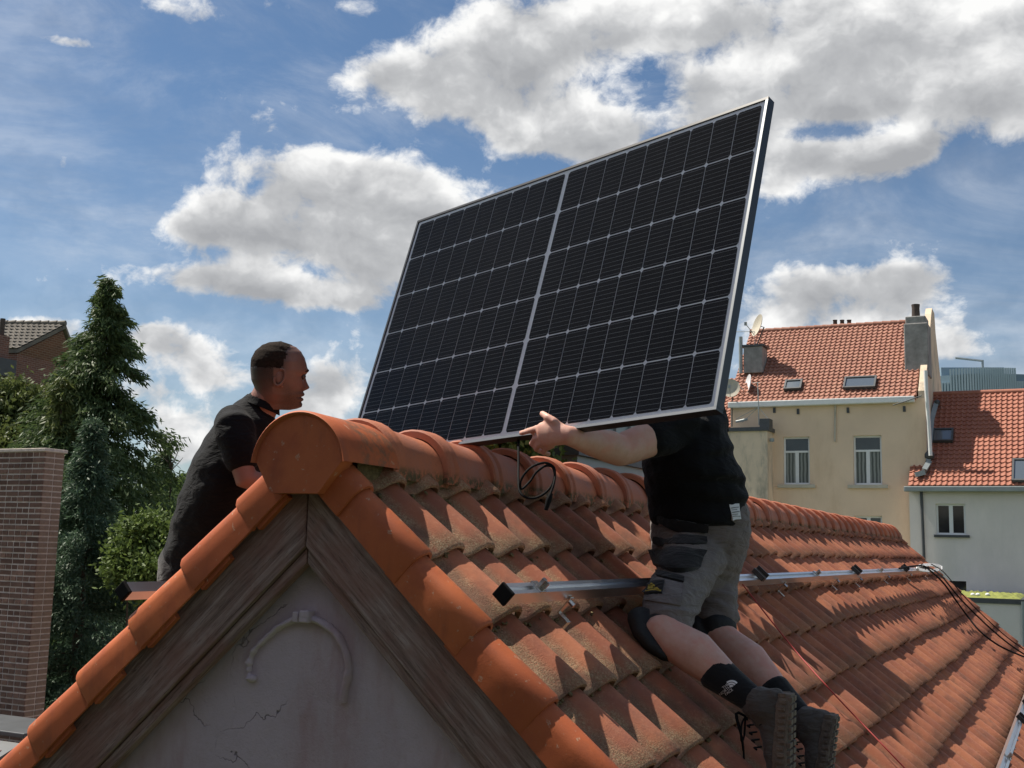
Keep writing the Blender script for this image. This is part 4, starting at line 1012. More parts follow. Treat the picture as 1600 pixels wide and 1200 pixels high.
while zc > 4.0:
    head = course % 2 == 0
    x = xR-.005
    L_, me_ = (BL_, bm1) if not head else (.095, bm2)
    if not head: pass
    while x-L_ > xR-XW:
        c = Vector((x-L_/2, yF+.03+rb.uniform(-.004, .004), zc))
        vis = proj(c)[0] > -20
        if vis and cnt < 285: place(me_, c, (0, rb.uniform(-.01, .01), 0), bst).name = 'brick'; cnt += 1
        else: rest.box(c, (L_/2, .03, BH/2))
        x -= L_+J
    for k in range(2):
        c = Vector((xR-.03+.004*rb.random(), yF+.085+k*.165, zc)); rest2.box(c, (.03, .145/2, BH/2))
    zc -= BH+J; course += 1
tag(rest.build('brick_field', MAT['brick'], bst), kind='stuff'); tag(rest2.build('side_bricks', MAT['brickside'], bst), kind='stuff')
# low roof with pale ledge at its foot
lr = empty('low_shed_roof', P(20, 1150, 12), 'dark low shed roof with a pale ledge under the brick stack', 'shed')
q = P(30, 1135, 12.5); m = MB(); m.box2((q.x-3, q.y-.3, q.z-.05), (q.x+.42, q.y+.5, q.z+.0)); m.build('ledge', MAT['zincdark'], lr, bevel=.01)
m = MB(); m.box2((q.x-3, q.y-1.4, 0), (q.x+.3, q.y-.32, q.z-.16)); m.build('wall', MAT['farbrick'], lr)
m = MB(); m.prism([Vector((q.x-3, q.y-1.6, q.z-.62)), Vector((q.x-3, q.y-.31, q.z-.10)), Vector((q.x-3, q.y-.31, q.z-.2)), Vector((q.x-3, q.y-1.6, q.z-.72))], (3.4, 0, 0)); m.build('roof', MAT['zincdark'], lr)
# --- far left brick house with grey tiles
DB = 46
def B_(x, y, d=DB): return P(x, y, d)
bh = empty('brick_house', B_(60, 580), 'far red brick gable house with a weathered grey tile roof', 'house')
e0 = B_(27, 553); e1 = B_(122, 545, DB+3.6); rdg = B_(98, 517, DB+1.5); dirn = (e1-e0); dirn.z = 0; dirn.normalize(); bk = Vector((-dirn.y, dirn.x, 0)); 
if bk.x > 0: bk = -bk
along = -Vector((dirn.y, -dirn.x, 0)); along = Vector((-.93, -.36, 0)).normalized()
m = MB(); m.prism([Vector((e0.x, e0.y, 0)), e0, rdg, Vector((e1.x, e1.y, e0.z)), Vector((e1.x, e1.y, 0))], along*9); m.build('wall', MAT['farbrick'], bh)
up = EZ*.10
for a0, rr_ in ((e0, rdg), (Vector((e1.x, e1.y, e0.z)), rdg)):
    dd = (rr_-a0); m = MB(); o_ = -along*.12; m.prism([a0-dd*.06+o_+up, rr_+o_+up, rr_+o_+up+EZ*.16, a0-dd*.06+o_+up+EZ*.16], along*9.3); m.build('roof', MAT['greytile'], bh)
dnb = (e0-rdg).normalized(); nb_ = along.cross(dnb); nb_ = nb_ if nb_.z > 0 else -nb_
pantile_sheet(rdg+up+EZ*.17-along*.12, along, dnb, nb_, 9.3, (e0-rdg).length*1.06, .24, .3, 'roof_tiles', MAT['greytile'], bh)
m = MB(); 
for i in range(26): m.tube([rdg+EZ*.33+along*(i*.36-.1), rdg+EZ*.31+along*(i*.36+.27)], [.12, .10], 7)
tag(m.build('ridge_tiles', MAT['greytile'], bh, 60), kind='stuff')
cb_ = B_(2, 527, DB-1); m = MB(); m.box(cb_-EZ*.45, (.22, .22, .5)); co_ = m.build('chimney', MAT['farbrick'], bh); m = MB(); m.tube([cb_+EZ*.0, cb_+EZ*.75], .10, 8); m.build('chimney_pot', MAT['pot'], co_, 50)
m = MB(); m.box2(B_(-40, 560, DB-1.2), B_(24, 590, DB-1.0)); m.build('slate_hanging', MAT['zincdark'], bh)
# --- grey structure and planting just behind the ridge, part seen under the outstretched arm, built up to shade the slope
db = empty('roof_dormer', (-.62, 3.9, 7.4), 'grey green zinc dormer box behind the ridge under the outstretched arm, with an added stack that shades the slope', 'dormer')
m = MB(); m.box2((-1.5, 2.92, 6.4), (-.36, 4.15, 8.30)); m.build('dormer_wall', MAT['zinc'], db)
m = MB(); m.box2((-1.55, 2.87, 8.30), (-.33, 4.20, 8.36)); m.build('dormer_roof', MAT['zincdark'], db)
m = MB(); m.box2((-.62, 2.88, 8.44), (-.34, 4.18, 9.62)); m.build('shade_stack', MAT['zinc'], db)  # unseen stack, added so that its shadow falls on the right slope
for i in range(6):
    m = MB(); m.box2((-.3395, 2.93+.24*i-.008, 8.46), (-.322, 2.93+.24*i+.008, 9.60)); m.build('shade_stack_seam', MAT['zinc'], db)
m = MB(); m.box2((-.65, 2.85, 9.62), (-.31, 4.21, 9.655)); m.build('shade_stack_cap', MAT['zincdark'], db)
m = MB(); m.box2((-1.50, 2.93, 8.361), (-.37, 4.15, 8.439)); m.build('dormer_strip', MAT['zincdark'], db)
# --- unseen brick house added behind the camera to darken the gable
oh = empty('added_shade_house', (-2, -9, 0), 'unseen brick house added behind the camera to keep the gable dark', 'house')
m = MB(); m.box2((-11, -13.4, 0), (7, -7, 11.0)); m.build('wall', MAT['farbrick'], oh)
m = MB(); m.prism([Vector((-11.2, -6.7, 11.0)), Vector((-11.2, -10.2, 13.6)), Vector((-11.2, -13.7, 11.0))], (18.4, 0, 0)); m.build('roof', MAT['greytile'], oh)
for x in (-8, -4.6, -1.2, 2.2, 5.6):
    for z in (3, 6.2, 9.2):
        m = MB(); m.box2((x-.55, -6.99, z-.9), (x+.55, -6.94, z+.9)); wo = m.build('window', MAT['whitepvc'], oh)
        for s_ in (-1, 1): m = MB(); m.box2((x+s_*.26-.22, -6.938, z-.82), (x+s_*.26+.22, -6.93, z+.82)); m.build('pane', MAT['glass'], wo)

# ------------------------------------------------------------------ trees and shrubs
def leaf_mesh(quads, name, mat, parent):
    """quads: array list of (centre, dir, normal-ish, length, width) -> small diamond leaf faces"""
    n = len(quads); V_ = np.empty((n, 4, 3))
    c = np.array([q[0] for q in quads]); d = np.array([q[1] for q in quads]); s = np.array([q[2] for q in quads]); L = np.array([q[3] for q in quads])[:, None]; W_ = np.array([q[4] for q in quads])[:, None]
    d /= np.linalg.norm(d, axis=1)[:, None]; s = np.cross(d, s); s /= np.linalg.norm(s, axis=1)[:, None]+1e-9
    V_[:, 0] = c; V_[:, 1] = c + d*L*.5 + s*W_*.5; V_[:, 2] = c + d*L; V_[:, 3] = c + d*L*.5 - s*W_*.5
    off = np.array(wpos(parent)); V_ = V_.reshape(-1, 3) - off
    me = bpy.data.meshes.new(name); me.vertices.add(n*4); me.vertices.foreach_set('co', V_.ravel())
    me.loops.add(n*4); me.loops.foreach_set('vertex_index', np.arange(n*4)); me.polygons.add(n)
    me.polygons.foreach_set('loop_start', np.arange(n)*4); me.polygons.foreach_set('loop_total', np.full(n, 4)); me.update(calc_edges=True)
    me.materials.append(mat); o = bpy.data.objects.new(name, me); link(o, parent); return o
def conifer(base, h, rad, label, mat, seed, nb=260, spray=55, droop=.55, leaf=(.16, .05), gap=0, group=None, taper=1.0, low=.06):
    R_ = np.random.default_rng(seed); e = empty('conifer_tree', base, label, 'tree', group); base = Vector(base)
    m = MB(); m.tube([base, base+EZ*h*.5, base+EZ*h*.97], [h*.018, h*.011, .01], 8); tk = m.build('trunk', MAT['bark'], e, 60)
    q = []; br = MB(); B = np.array(base)
    for i in range(nb):
        t = 1-(1-low)*(R_.random()**.72); z = h*(low + (1-low)*(i/nb)) if True else h*t
        fr = z/h; rr = rad*((1-fr)**.98)*1.12*taper*(.66+.6*R_.random()) + .03
        a = R_.random()*6.283; rr *= 1 + .16*math.sin(a*2+seed) 
        lift = .16*rr
        tip = np.array([math.cos(a)*rr, math.sin(a)*rr, lift-droop*rr*.5])
        st = np.array([0, 0, z])
        if i % 3 == 0: br.tube([Vector(B+st), Vector(B+st+tip*.55+[0, 0, .08*rr]), Vector(B+st+tip)], [.018, .011, .004], 4)
        ns = int(spray*(.16+rr/rad*1.75))
        for k in range(ns):
            u = R_.random()**.6; p = st + tip*u + np.array([0, 0, .10*rr*math.sin(u*3)]) + R_.normal(0, .055+.06*rr*.5, 3)*[1, 1, .8]
            dd = np.array([math.cos(a), math.sin(a), -droop*(.4+1.4*R_.random())]) + R_.normal(0, .5, 3)
            L = leaf[0]*(.6+.8*R_.random())
            q.append((B+p, dd, R_.normal(0, 1, 3), L, leaf[1]*(.7+.6*R_.random())))
    tag(br.build('branch_wood', MAT['bark'], e, 60), kind='stuff')
    tag(leaf_mesh(q, 'crown', mat, e)); return e
def bushy(name, label, base, h, blobs, mat, seed, n=9000, leaf=(.09, .06), cat='tree', group=None, trunk=.08):
    """trunk with limbs into each leaf mass; blobs = (centre, radii)"""
    R_ = np.random.default_rng(seed); e = empty(name, base, label, cat, group); base = Vector(base)
    m = MB(); fork = base + EZ*h*.35; m.tube([base, base+EZ*h*.18+EX*.03, fork], [trunk, trunk*.8, trunk*.65], 7)
    for c, r in blobs: m.tube([fork-EZ*.05, (fork+Vector(c))/2+Vector((0, 0, .08)), Vector(c)+EZ*r[2]*.3], [trunk*.5, trunk*.32, trunk*.1], 5)
    m.build('trunk', MAT['bark'], e, 60)
    q = []; vol = np.array([r[0]*r[1]*r[2] for c, r in blobs])**.67; vol /= vol.sum()
    for (c, r), w in zip(blobs, vol):
        k = int(n*w); nc = max(6, k//70); cl = R_.normal(0, 1, (nc, 3)); cl /= np.linalg.norm(cl, axis=1)[:, None]; cl *= (R_.random((nc, 1))**.33)
        for j in range(nc):
            cc = np.array(c) + cl[j]*np.array(r); s = .16*min(r)*(.7+R_.random())+.03
            for _ in range(k//nc):
                p = cc + R_.normal(0, s, 3); q.append((p, R_.normal(0, 1, 3)+cl[j]*.6+[0, 0, -.2], R_.normal(0, 1, 3)+[0, 0, .6], leaf[0]*(.6+.8*R_.random()), leaf[1]*(.6+.8*R_.random())))
    leaf_mesh(q, 'crown', mat, e); return e
def gnd(px, py, d): p = P(px, py, d); return Vector((p.x, p.y, 0)), p.z
b, zt = gnd(172, 436, 23); conifer(b, zt, 4.9, 'tall dark conifer rising above the brick stack into the sky', MAT['conifer'], 4, 430, 640, .8, (.14, .034), group='conifers behind the roof')
b, zt = gnd(148, 655, 17.5); conifer(b, zt, 2.5, 'shorter blue green conifer standing in front of the tall dark one', MAT['bluefir'], 9, 300, 560, .45, (.09, .023), group='conifers behind the roof')
b, zt = gnd(255, 700, 26); conifer(b, zt, 2.2, 'dark broad conifer beside the back of the kneeling man', MAT['conifer'], 15, 190, 260, .7, (.18, .04), group='conifers behind the roof')
b, zt = gnd(100, 588, 21.5); conifer(b, zt, 2.0, 'olive tinted conifer leaning out left of the tall dark one', MAT['olive'], 21, 190, 220, .8, (.16, .04), group='conifers behind the roof')
def blobs(lst): return [(tuple(P(x, y, d)), (rx*d/F, rx*d/F*.9, ry*d/F)) for x, y, d, rx, ry in lst]
b, _ = gnd(30, 640, 24); bushy('leafy_tree', 'broad olive leaved tree below the far brick house', b, 8, blobs([(20, 632, 24, 50, 34), (70, 650, 24.5, 45, 36), (-20, 670, 24, 50, 50), (40, 700, 23.5, 60, 50), (20, 740, 23, 70, 60)]), MAT['olive'], 3, 30000, (.11, .07), group='leafy trees in the gardens', trunk=.16)
b, _ = gnd(228, 880, 15.5); bushy('leafy_shrub', 'bright yellow green shrub below the man in the black polo', b, 6.2, blobs([(222, 850, 15.5, 38, 36), (255, 842, 15.8, 32, 30), (200, 880, 15.3, 30, 32), (240, 895, 15.2, 45, 36), (270, 875, 15.5, 30, 30)]), MAT['bright'], 8, 20000, (.07, .045), cat='shrub', group='leafy trees in the gardens')
b, _ = gnd(285, 752, 30); bushy('leafy_tree', 'small patch of sunlit tree top behind the back of the man in the polo', b, 8.5, blobs([(284, 757, 30, 16, 9), (295, 770, 30, 22, 14), (270, 775, 30.5, 20, 14)]), MAT['bright'], 12, 3000, (.16, .11), group='leafy trees in the gardens')
b, _ = gnd(262, 720, 24); tw = empty('bare_sapling', b, 'bare twigs sticking up beside the dark conifer', 'tree', 'leafy trees in the gardens'); b = Vector(b)
m = MB(); pt = P(268, 745, 24); m.tube([b, Vector((b.x, b.y, pt.z*.6)), pt, P(265, 690, 24)], [.05, .04, .02, .006], 5)
for (x0, y0), (x1, y1) in (((268, 740), (255, 700)), ((267, 730), (280, 700)), ((266, 715), (272, 695)), ((267, 735), (286, 715)), ((262, 722), (250, 712)), ((266, 705), (259, 688))): m.tube([P(x0, y0, 24), P((x0+x1)/2+1, (y0+y1)/2, 24), P(x1, y1, 24)], [.012, .009, .004], 4)
m.build('trunk', MAT['bark'], tw, 60)
# bush behind the ridge, its hidden crown built up to shade the slope
bushy('climbing_bush', 'leafy bush with pale green leaves peeping over the ridge under the hand', (-1.2, 2.4, 0), 6, [((-.50, 2.48, 8.75), (.20, .26, .62)), ((-.52, 2.3, 8.45), (.22, .22, .42)), ((-.85, 2.5, 8.3), (.3, .25, .4))], MAT['bright'], 5, 30000, (.036, .023), cat='bush', trunk=.06)
# distant town edge: hedge line between houses so that no bare horizon shows
b, _ = gnd(330, 800, 60)
for i, (x, y, d) in enumerate(((1000, 820, 34), (620, 800, 40), (480, 800, 42))): pass

# ------------------------------------------------------------------ people
def realise(o):
    dg = bpy.context.evaluated_depsgraph_get(); ev = o.evaluated_get(dg); me = bpy.data.meshes.new_from_object(ev, depsgraph=dg)
    o.modifiers.clear(); o.data = me; me.polygons.foreach_set('use_smooth', [True]*len(me.polygons)); return o
def body(mb, name, mat, parent, vox=.008, smooth=6, wr=None, post=None):
    """fuse the lofted volumes into one continuous surface"""
    o = mb.build(name, mat, parent, fix=True)
    r = o.modifiers.new('remesh', 'REMESH'); r.mode = 'VOXEL'; r.voxel_size = vox; r.use_smooth_shade = True
    s = o.modifiers.new('smooth', 'SMOOTH'); s.factor = .5; s.iterations = smooth
    bpy.context.view_layer.update(); realise(o)
    me = o.data
    if wr:                                                    # cloth folds pressed into the surface
        n = len(me.vertices); co = np.empty(n*3); me.vertices.foreach_get('co', co); co = co.reshape(-1, 3); no = np.array([v.normal for v in me.vertices])
        off = wpos(o); d = np.array([wr(Vector(c)+off, Vector(q)) for c, q in zip(co, no)])
        me.vertices.foreach_set('co', (co + no*d[:, None]).ravel()); me.update()
    if not me.materials: me.materials.append(mat)
    return o
def bvh_of(o):
    off = wpos(o); me = o.data
    return BVHTree.FromPolygons([tuple(v.co+off) for v in me.vertices], [tuple(p.vertices) for p in me.polygons])
def patch(tree, corners, name, mat, parent, off=.004, nx=8, ny=6, thick=.004, bulge=0, clip=None):
    """a sewn-on piece: laid over the garment surface, TL TR BR BL corners"""
    m = MB(); rows = []; last = None
    for j in range(ny+1):
        row = []
        for i in range(nx+1):
            u, v = i/nx, j/ny
            x = (corners[0][0]*(1-u)+corners[1][0]*u)*(1-v) + (corners[3][0]*(1-u)+corners[2][0]*u)*v
            y = (corners[0][1]*(1-u)+corners[1][1]*u)*(1-v) + (corners[3][1]*(1-u)+corners[2][1]*u)*v
            if clip: x, y = clip(u, v, x, y)
            h, nrm, _, dist = tree.ray_cast(CAM, raydir(x, y).normalized())
            if h is None:
                if last is None:
                    h, nrm, _, dist = tree.find_nearest(P(x, y, 4.2))
                else: h, nrm = last
            else:
                if nrm.dot(raydir(x, y)) > 0: nrm = -nrm
            last = (h, nrm)
            row.append((h + nrm*(off + bulge*math.sin(u*math.pi)*math.sin(v*math.pi)), nrm))
        rows.append(row)
    k = nx+1
    top = [p for r in rows for p, _ in r]; bot = [p-n*(thick+off) for r in rows for p, n in r]
    m.v = top + bot; N = len(top)
    for j in range(ny):
        for i in range(nx):
            a = j*k+i; m.f.append((a, a+1, a+k+1, a+k)); m.f.append((N+a, N+a+k, N+a+k+1, N+a+1))
    for i in range(nx): m.f.append((i, N+i, N+i+1, i+1)); a = ny*k+i; m.f.append((a, a+1, N+a+1, N+a))
    for j in range(ny): a = j*k; m.f.append((a, a+k, N+a+k, N+a)); a = j*k+nx; m.f.append((a, N+a, N+a+k, a+k))
    return m.build(name, mat, parent, 60)

def interp(tab, z):
    if z >= tab[0][0]: return tab[0][1]
    for (z1, v1), (z2, v2) in zip(tab, tab[1:]):
        if z2 <= z <= z1:
            u = (z-z1)/(z2-z1); u = u*u*(3-2*u)*.35+u*.65; return v1+(v2-v1)*u
    return tab[-1][1]
FRONT = [(.118, -.005), (.114, .030), (.104, .056), (.088, .074), (.065, .088), (.040, .096), (.024, .1005), (.012, .098), (.0, .090), (-.02, .088), (-.045, .089), (-.056, .088), (-.066, .094), (-.073, .091), (-.0765, .083), (-.081, .090), (-.088, .091), (-.094, .083), (-.103, .088), (-.113, .086), (-.120, .070), (-.126, .045)]
BACK = [(.118, -.005), (.112, -.045), (.10, -.068), (.08, -.088), (.05, -.102), (.02, -.106), (-.02, -.101), (-.05, -.088), (-.08, -.074), (-.126, -.066)]
HALFW = [(.118, .010), (.113, .036), (.102, .054), (.08, .069), (.05, .0765), (.02, .077), (-.01, .0745), (-.04, .070), (-.07, .0645), (-.09, .055), (-.108, .042), (-.126, .034)]
def head_pt(z, ph):
    c, s = math.cos(ph), math.sin(ph); w = interp(HALFW, z); f = interp(FRONT, z); bk = interp(BACK, z)
    if z < -.05: w *= 1 + .05*max(0, c)*0
    ex = .80 if c > 0 else .92
    y = w*math.copysign(abs(s)**.92, s); x = (f if c > 0 else -bk)*math.copysign(abs(c)**ex, c)
    # features: nose, sockets, cheekbones, mouth corner
    if c > 0:
        nz = 0
        if -.055 < z < .012:
            u = (.012-z)/.067; pr = .031*(u**1.25 if u < .78 else .733*max(0, 1-((u-.78)/.22)**1.6)/1.0)
            wd = .0085+.010*min(1, u*1.1); nz = pr*math.exp(-(y/wd)**2)
        sock = .012*math.exp(-((abs(y)-.031)/.014)**2-((z+.001)/.011)**2)
        brow = .004*math.exp(-((abs(y)-.030)/.022)**2-((z-.019)/.008)**2)
        chk = .004*math.exp(-((abs(y)-.048)/.018)**2-((z+.028)/.016)**2)
        mouth = .004*math.exp(-(y/.024)**2-((z+.0765)/.0035)**2)
        x += nz - sock + brow + chk - mouth
    return x, y, z
def build_head(parent, C, fwd, up, mat, name='head', hairline=None, beard=True):
    fwd = Vector(fwd).normalized(); up = (Vector(up) - fwd*Vector(up).dot(fwd)).normalized(); left = up.cross(fwd)
    nz, npi = 90, 96; zs = [.118 - (.244)*i/nz for i in range(nz+1)]
    def W(p): return C + fwd*p[0] + left*p[1] + up*p[2]
    m = MB(); vs = [W(head_pt(z, 2*math.pi*k/npi)) for z in zs for k in range(npi)]
    fs = [(i*npi+k, (i+1)*npi+k, (i+1)*npi+(k+1) % npi, i*npi+(k+1) % npi) for i in range(nz) for k in range(npi)]
    fs += [tuple(range(npi)), tuple(range(nz*npi, (nz+1)*npi))[::-1]]
    m.add(vs, fs)
    h = m.build(name, mat, parent, 179)
    at = h.data.attributes.new('beard', 'FLOAT', 'POINT'); vals = []; crop = []
    for z in zs:
        for k in range(npi):
            x, y, _ = head_pt(z, 2*math.pi*k/npi)
            jaw = 1/(1+math.exp(((z+.055)-max(0, .045-x)*.9*1.0)/.008)); jaw *= 1/(1+math.exp(-(x-.0)/.010))
            lip = math.exp(-(y/.02)**2-((z+.077)/.007)**2); st = jaw*(1-lip*.7)
            vals.append(max(0, min(1, st)) if beard else 0)
            crop.append(min(1, (1/(1+math.exp(-(hairline(x, y, z)-.004)/.007)))*(.58+.42/(1+math.exp(-(z+.018)/.014)))))
    at.data.foreach_set('value', vals)
    at2 = h.data.attributes.new('crop', 'FLOAT', 'POINT'); at2.data.foreach_set('value', crop)
    # ears
    for sg in (1, -1):
        e = MB(); pts = []
        for t in range(0, 13):
            a = math.radians(110 - t*24); pts.append(W((-.012 + .0165*math.cos(a)*1.05 - .006*math.sin(a)*-1, sg*(.0785 + .009*max(0, math.sin(a*.5+1.2))), -.008 + .030*math.sin(a))))
        e.tube(pts, [.0045]*len(pts), 7); e.ball(W((-.010, sg*.0745, -.010)), (.016, .0045, .026), 10, (fwd, left, up)); e.ball(W((-.003, sg*.0775, -.037)), (.008, .0045, .008), 8, (fwd, left, up))
        e.build('ear', mat, h, 80)
        y = MB(); y.ball(W((.0805, sg*.031, -.001)), .0105, 10); y.build('eye', MAT['eye'], h, 80)
        b = MB(); b.tube([W((.098, sg*.014, .017)), W((.0975, sg*.030, .0225)), W((.084, sg*.047, .018))], [.003, .0042, .0025], 6); b.build('eyebrow', MAT['hair'], h, 80)
    # cropped hair as a thin shell over the scalp
    hm = MB(); idx = {}; nzh, nph = 70, 120; rr = random.Random(4)
    def inhair(x, y, z, k):
        return hairline(x, y, z)
    zsh = [.1185-(.20)*i/nzh for i in range(nzh+1)]
    grid = {}
    for i, z in enumerate(zsh):
        for k in range(nph):
            x, y, z_ = head_pt(min(z, .118), 2*math.pi*k/nph); d = min(inhair(x, y, z, k)-.008, (z-.022+.25*max(0, x))*1.0) + .006*noise.noise(Vector((x, y, z))*90)
            if d > 0:
                n = Vector((x+.0, y, z*.9)).normalized(); th = .0002 + .0050*min(1, d/.045) + .0014*noise.noise(Vector((x, y, z))*160)
                grid[(i, k)] = len(hm.v); hm.v.append(W((x+n.x*th, y+n.y*th, z+n.z*th*(.9 if z < .1 else 1.0))))
    for i in range(nzh):
        for k in range(nph):
            q = [(i, k), (i+1, k), (i+1, (k+1) % nph), (i, (k+1) % nph)]
            if all(c in grid for c in q): hm.f.append(tuple(grid[c] for c in q))
    topk = [grid[(0, k)] for k in range(nph) if (0, k) in grid]
    if len(topk) == nph: hm.f.append(tuple(topk))
    hm.build('hair', MAT['hair'], h, 80)
    return h, W

def finger(mb, pts, r0, r1): 
    n = len(pts); mb.loft([(p, r0+(r1-r0)*i/(n-1), (r0+(r1-r0)*i/(n-1))*.94) for i, p in enumerate(pts)], (.3, .5, .8), 10)

# ============ man in the black polo, kneeling on the hidden slope, left
man1 = empty('person', LS(.62, 1.35, .15), 'man with cropped receding hair in a black polo leaning over the ridge cap', 'person')
hip = P(318, 868, 4.30); nk = P(408, 636, 4.17); D1 = 4.15
fw = (CR*.90 + CF*.30).normalized()                             # he looks to the right of the picture
lat = (CF*.93 - CR*.30).normalized()                            # from his right shoulder to his left
shR = P(366, 668, 4.02); shL = shR + lat*.36 + CR*.06
headC = P(437, 586, 4.16)
sb = MB()                                                       # skin: neck, arms, hands, one surface
sb.loft([(P(398, 662, 4.17), .062, .062), (P(412, 630, 4.165), .060, .058), (P(424, 606, 4.16), .058, .056)], lat, 16)
elR = P(384, 748, 3.98); wrR = elR + CR*.15 - CU*.05 + CF*.10; hdR = wrR + CR*.07 - CU*.03 + CF*.05
sb.loft([(shR, .052, .05), ((shR+elR)/2, .050, .047), (elR, .043, .041), ((elR*.6+wrR*.4), .044, .038), (wrR, .029, .025)], lat, 16)
sb.loft([(wrR, .03, .022), (hdR, .042, .018)], lat, 12)
for i in range(4): finger(sb, [hdR+lat*(.028-.019*i), hdR+lat*(.03-.02*i)+CR*.04-CU*.01, hdR+lat*(.03-.02*i)+CR*.065-CU*.035], .0095, .008)
finger(sb, [wrR-lat*.02, hdR-lat*.045+CR*.0, hdR-lat*.04+CR*.035], .011, .009)
pL = pm @ Vector((-hw_-.004, -hh_+.10, -.015))                    # where his other hand grips the panel
elL = P(487, 700, 4.46); wrL = pL - CR*.09 - CU*.06 + CF*.02
sb.loft([(shL, .052, .05), ((shL+elL)/2, .048, .046), (elL, .042, .04), ((elL+wrL)/2, .040, .036), (wrL, .029, .026)], lat, 14)
sk1 = body(sb, 'body', MAT['skinshade'], man1, .0065, 5)
def hl1(x, y, z):
    # receding: bare forehead and temples, short at the sides down to the nape
    front = .050 - .60*max(0, abs(y)-.018) if z > .05 else .050 - .60*max(0, abs(y)-.018) - (.05-z)*.25
    front += .004*noise.noise(Vector((x, y, z))*60)
    low = -.020 if x > -.012 else -.066
    if -.032 < x < .012 and z < .024: low = .024
    if x > .012: low = .012
    return min(front - x, (z-low)*1.0)
h1, W1 = build_head(man1, headC, fw*1.0+CF*.03-CU*.05, CU+CR*.04, MAT['skinbeard'], hairline=hl1)
def wr1(p, n):
    q = p*9; a = noise.noise(Vector((q.x*.8, q.y*.8, q.z*1.9+3))); b = noise.noise(Vector((q.x*2.2, q.y*2.2, q.z*3.4)))
    return .008*a + .002*b
sh = MB()
sh.loft([(P(300, 905, 4.3), .165, .12), (P(312, 858, 4.28), .165, .128), (P(334, 790, 4.22), .172, .130), (P(357, 727, 4.18), .182, .128), (P(380, 675, 4.16), .170, .105), (P(397, 648, 4.17), .115, .082), (P(406, 634, 4.17), .070, .068)], lat, 22)
slR = shR + (elR-shR)*.60
sh.loft([(shR-(elR-shR)*.08+lat*.05, .066, .070), (shR, .072, .072), (shR+(elR-shR)*.3, .072, .068), (slR, .071, .066)], lat, 16)
slL = shL + (elL-shL)*.55
sh.loft([(shL-(elL-shL)*.08-lat*.05, .062, .066), (shL, .068, .066), (slL, .066, .062)], lat, 16)
shirt1 = body(sh, 'polo_shirt', MAT['black'], man1, .0085, 4, wr1)
cl = MB(); cp = []                                              # collar
for i in range(25):
    a = 2*math.pi*i/24; c0 = P(409, 632, 4.17); ax = (P(424, 606, 4.16)-P(398, 662, 4.17)).normalized(); sx = lat; sy = ax.cross(sx)
    cp.append((c0 + sx*.066*math.cos(a) + sy*.064*math.sin(a), ax))
vs = []
for p, ax in cp: vs += [p - ax*.012 + (p-P(409, 632, 4.17))*.22, p+ax*.016, p-ax*.004-(p-P(409, 632, 4.17))*.06]
cl.add(vs, [(i*3+j, i*3+j+1, i*3+j+4, i*3+j+3) for i in range(24) for j in range(2)])
co = cl.build('collar', MAT['black'], man1, 80); 
tr = MB()
kn = LS(.62, 1.18, .22); kn2 = LS(.95, 1.15, .22); f1_ = LS(.62, 1.6, .2); hipp = P(300, 900, 4.3)
tr.loft([(hipp-CU*.05, .165, .13), (hipp+CU*.06, .165, .125)], lat, 18)
for s_, k_, f_ in ((-1, kn, LS(.62, 1.62, .2)), (1, kn2, LS(.95, 1.62, .2))):
    hj = hipp + lat*s_*.09 - CU*.03
    tr.loft([(hj, .095, .095), ((hj+k_)/2, .085, .085), (k_, .070, .068), ((k_+f_)/2, .07, .065), (f_, .055, .052)], lat, 16)
trousers1 = body(tr, 'trousers', MAT['pocket'], man1, .011, 5, wr1)
bt = MB()
for y in (.62, .95): bt.loft([(LS(y, 1.60, .20), .055, .05), (LS(y, 1.72, .17), .052, .05), (LS(y, 1.76, .09), .048, .032)], lat, 14)
body(bt, 'boots', MAT['suede'], man1, .009, 4)
gl_ = MB(); gl_.loft([(wrL, .033, .03), (wrL+(pL-wrL)*.45, .045, .03), (pL-CR*.025, .048, .026)], CU, 12)
for i in range(4): 
    b0 = pL - CR*.02 + CU*(.034-.022*i); finger(gl_, [b0, b0+CF*.03+CR*.015, b0+CF*.045+CR*.05], .0125, .010)
finger(gl_, [pL-CR*.03+CU*.03, pL+CU*.045-CF*.025+CR*.01, pL+CU*.05-CF*.03+CR*.04], .0125, .011)
body(gl_, 'glove', MAT['glove'], man1, .005, 3)

# ============ man in work shorts kneeling on the near slope, right
LATY = EY                                                       # his left-to-right axis runs along the ridge
man2 = empty('person', S(1040, 1000, .115), 'man in black t-shirt and grey work shorts kneeling on the tiles, head behind the panel', 'person')
kL = S(1032, 985, .185); aL = S(1192, 1106, .26)
kR = S(1122, 992, .185) ; aR = S(1266, 1136, .24)
hipC = P(1097, 850, 4.38); hL = hipC - EY*.085 - EZ*.03; hR = hipC + EY*.085 - EZ*.03
shL2 = P(1063, 668, 4.22); shR2 = shL2 + EY*.36 + EX*.02
neck2 = (shL2+shR2)/2 + EZ*.06 - EX*.03; head2 = neck2 + EZ*.17 - EX*.06
elL2 = P(968, 704, 3.98); wrL2 = P(886, 680, 3.775)
m = MB()
# legs: thigh, knee, calf, ankle
for k_, a_, h_ in ((kL, aL, hL), (kR, aR, hR)):
    cv = (a_-k_); nv = NR
    m.loft([(h_, .092, .095), ((h_+k_)/2, .082, .085), (k_+(h_-k_)*.12, .066, .068), (k_, .063, .063), (k_+cv*.14, .062, .066), (k_+cv*.34+nv*.010, .067, .073), (k_+cv*.56+nv*.006, .053, .057), (k_+cv*.82, .036, .038), (a_, .034, .037)], EY, 18)
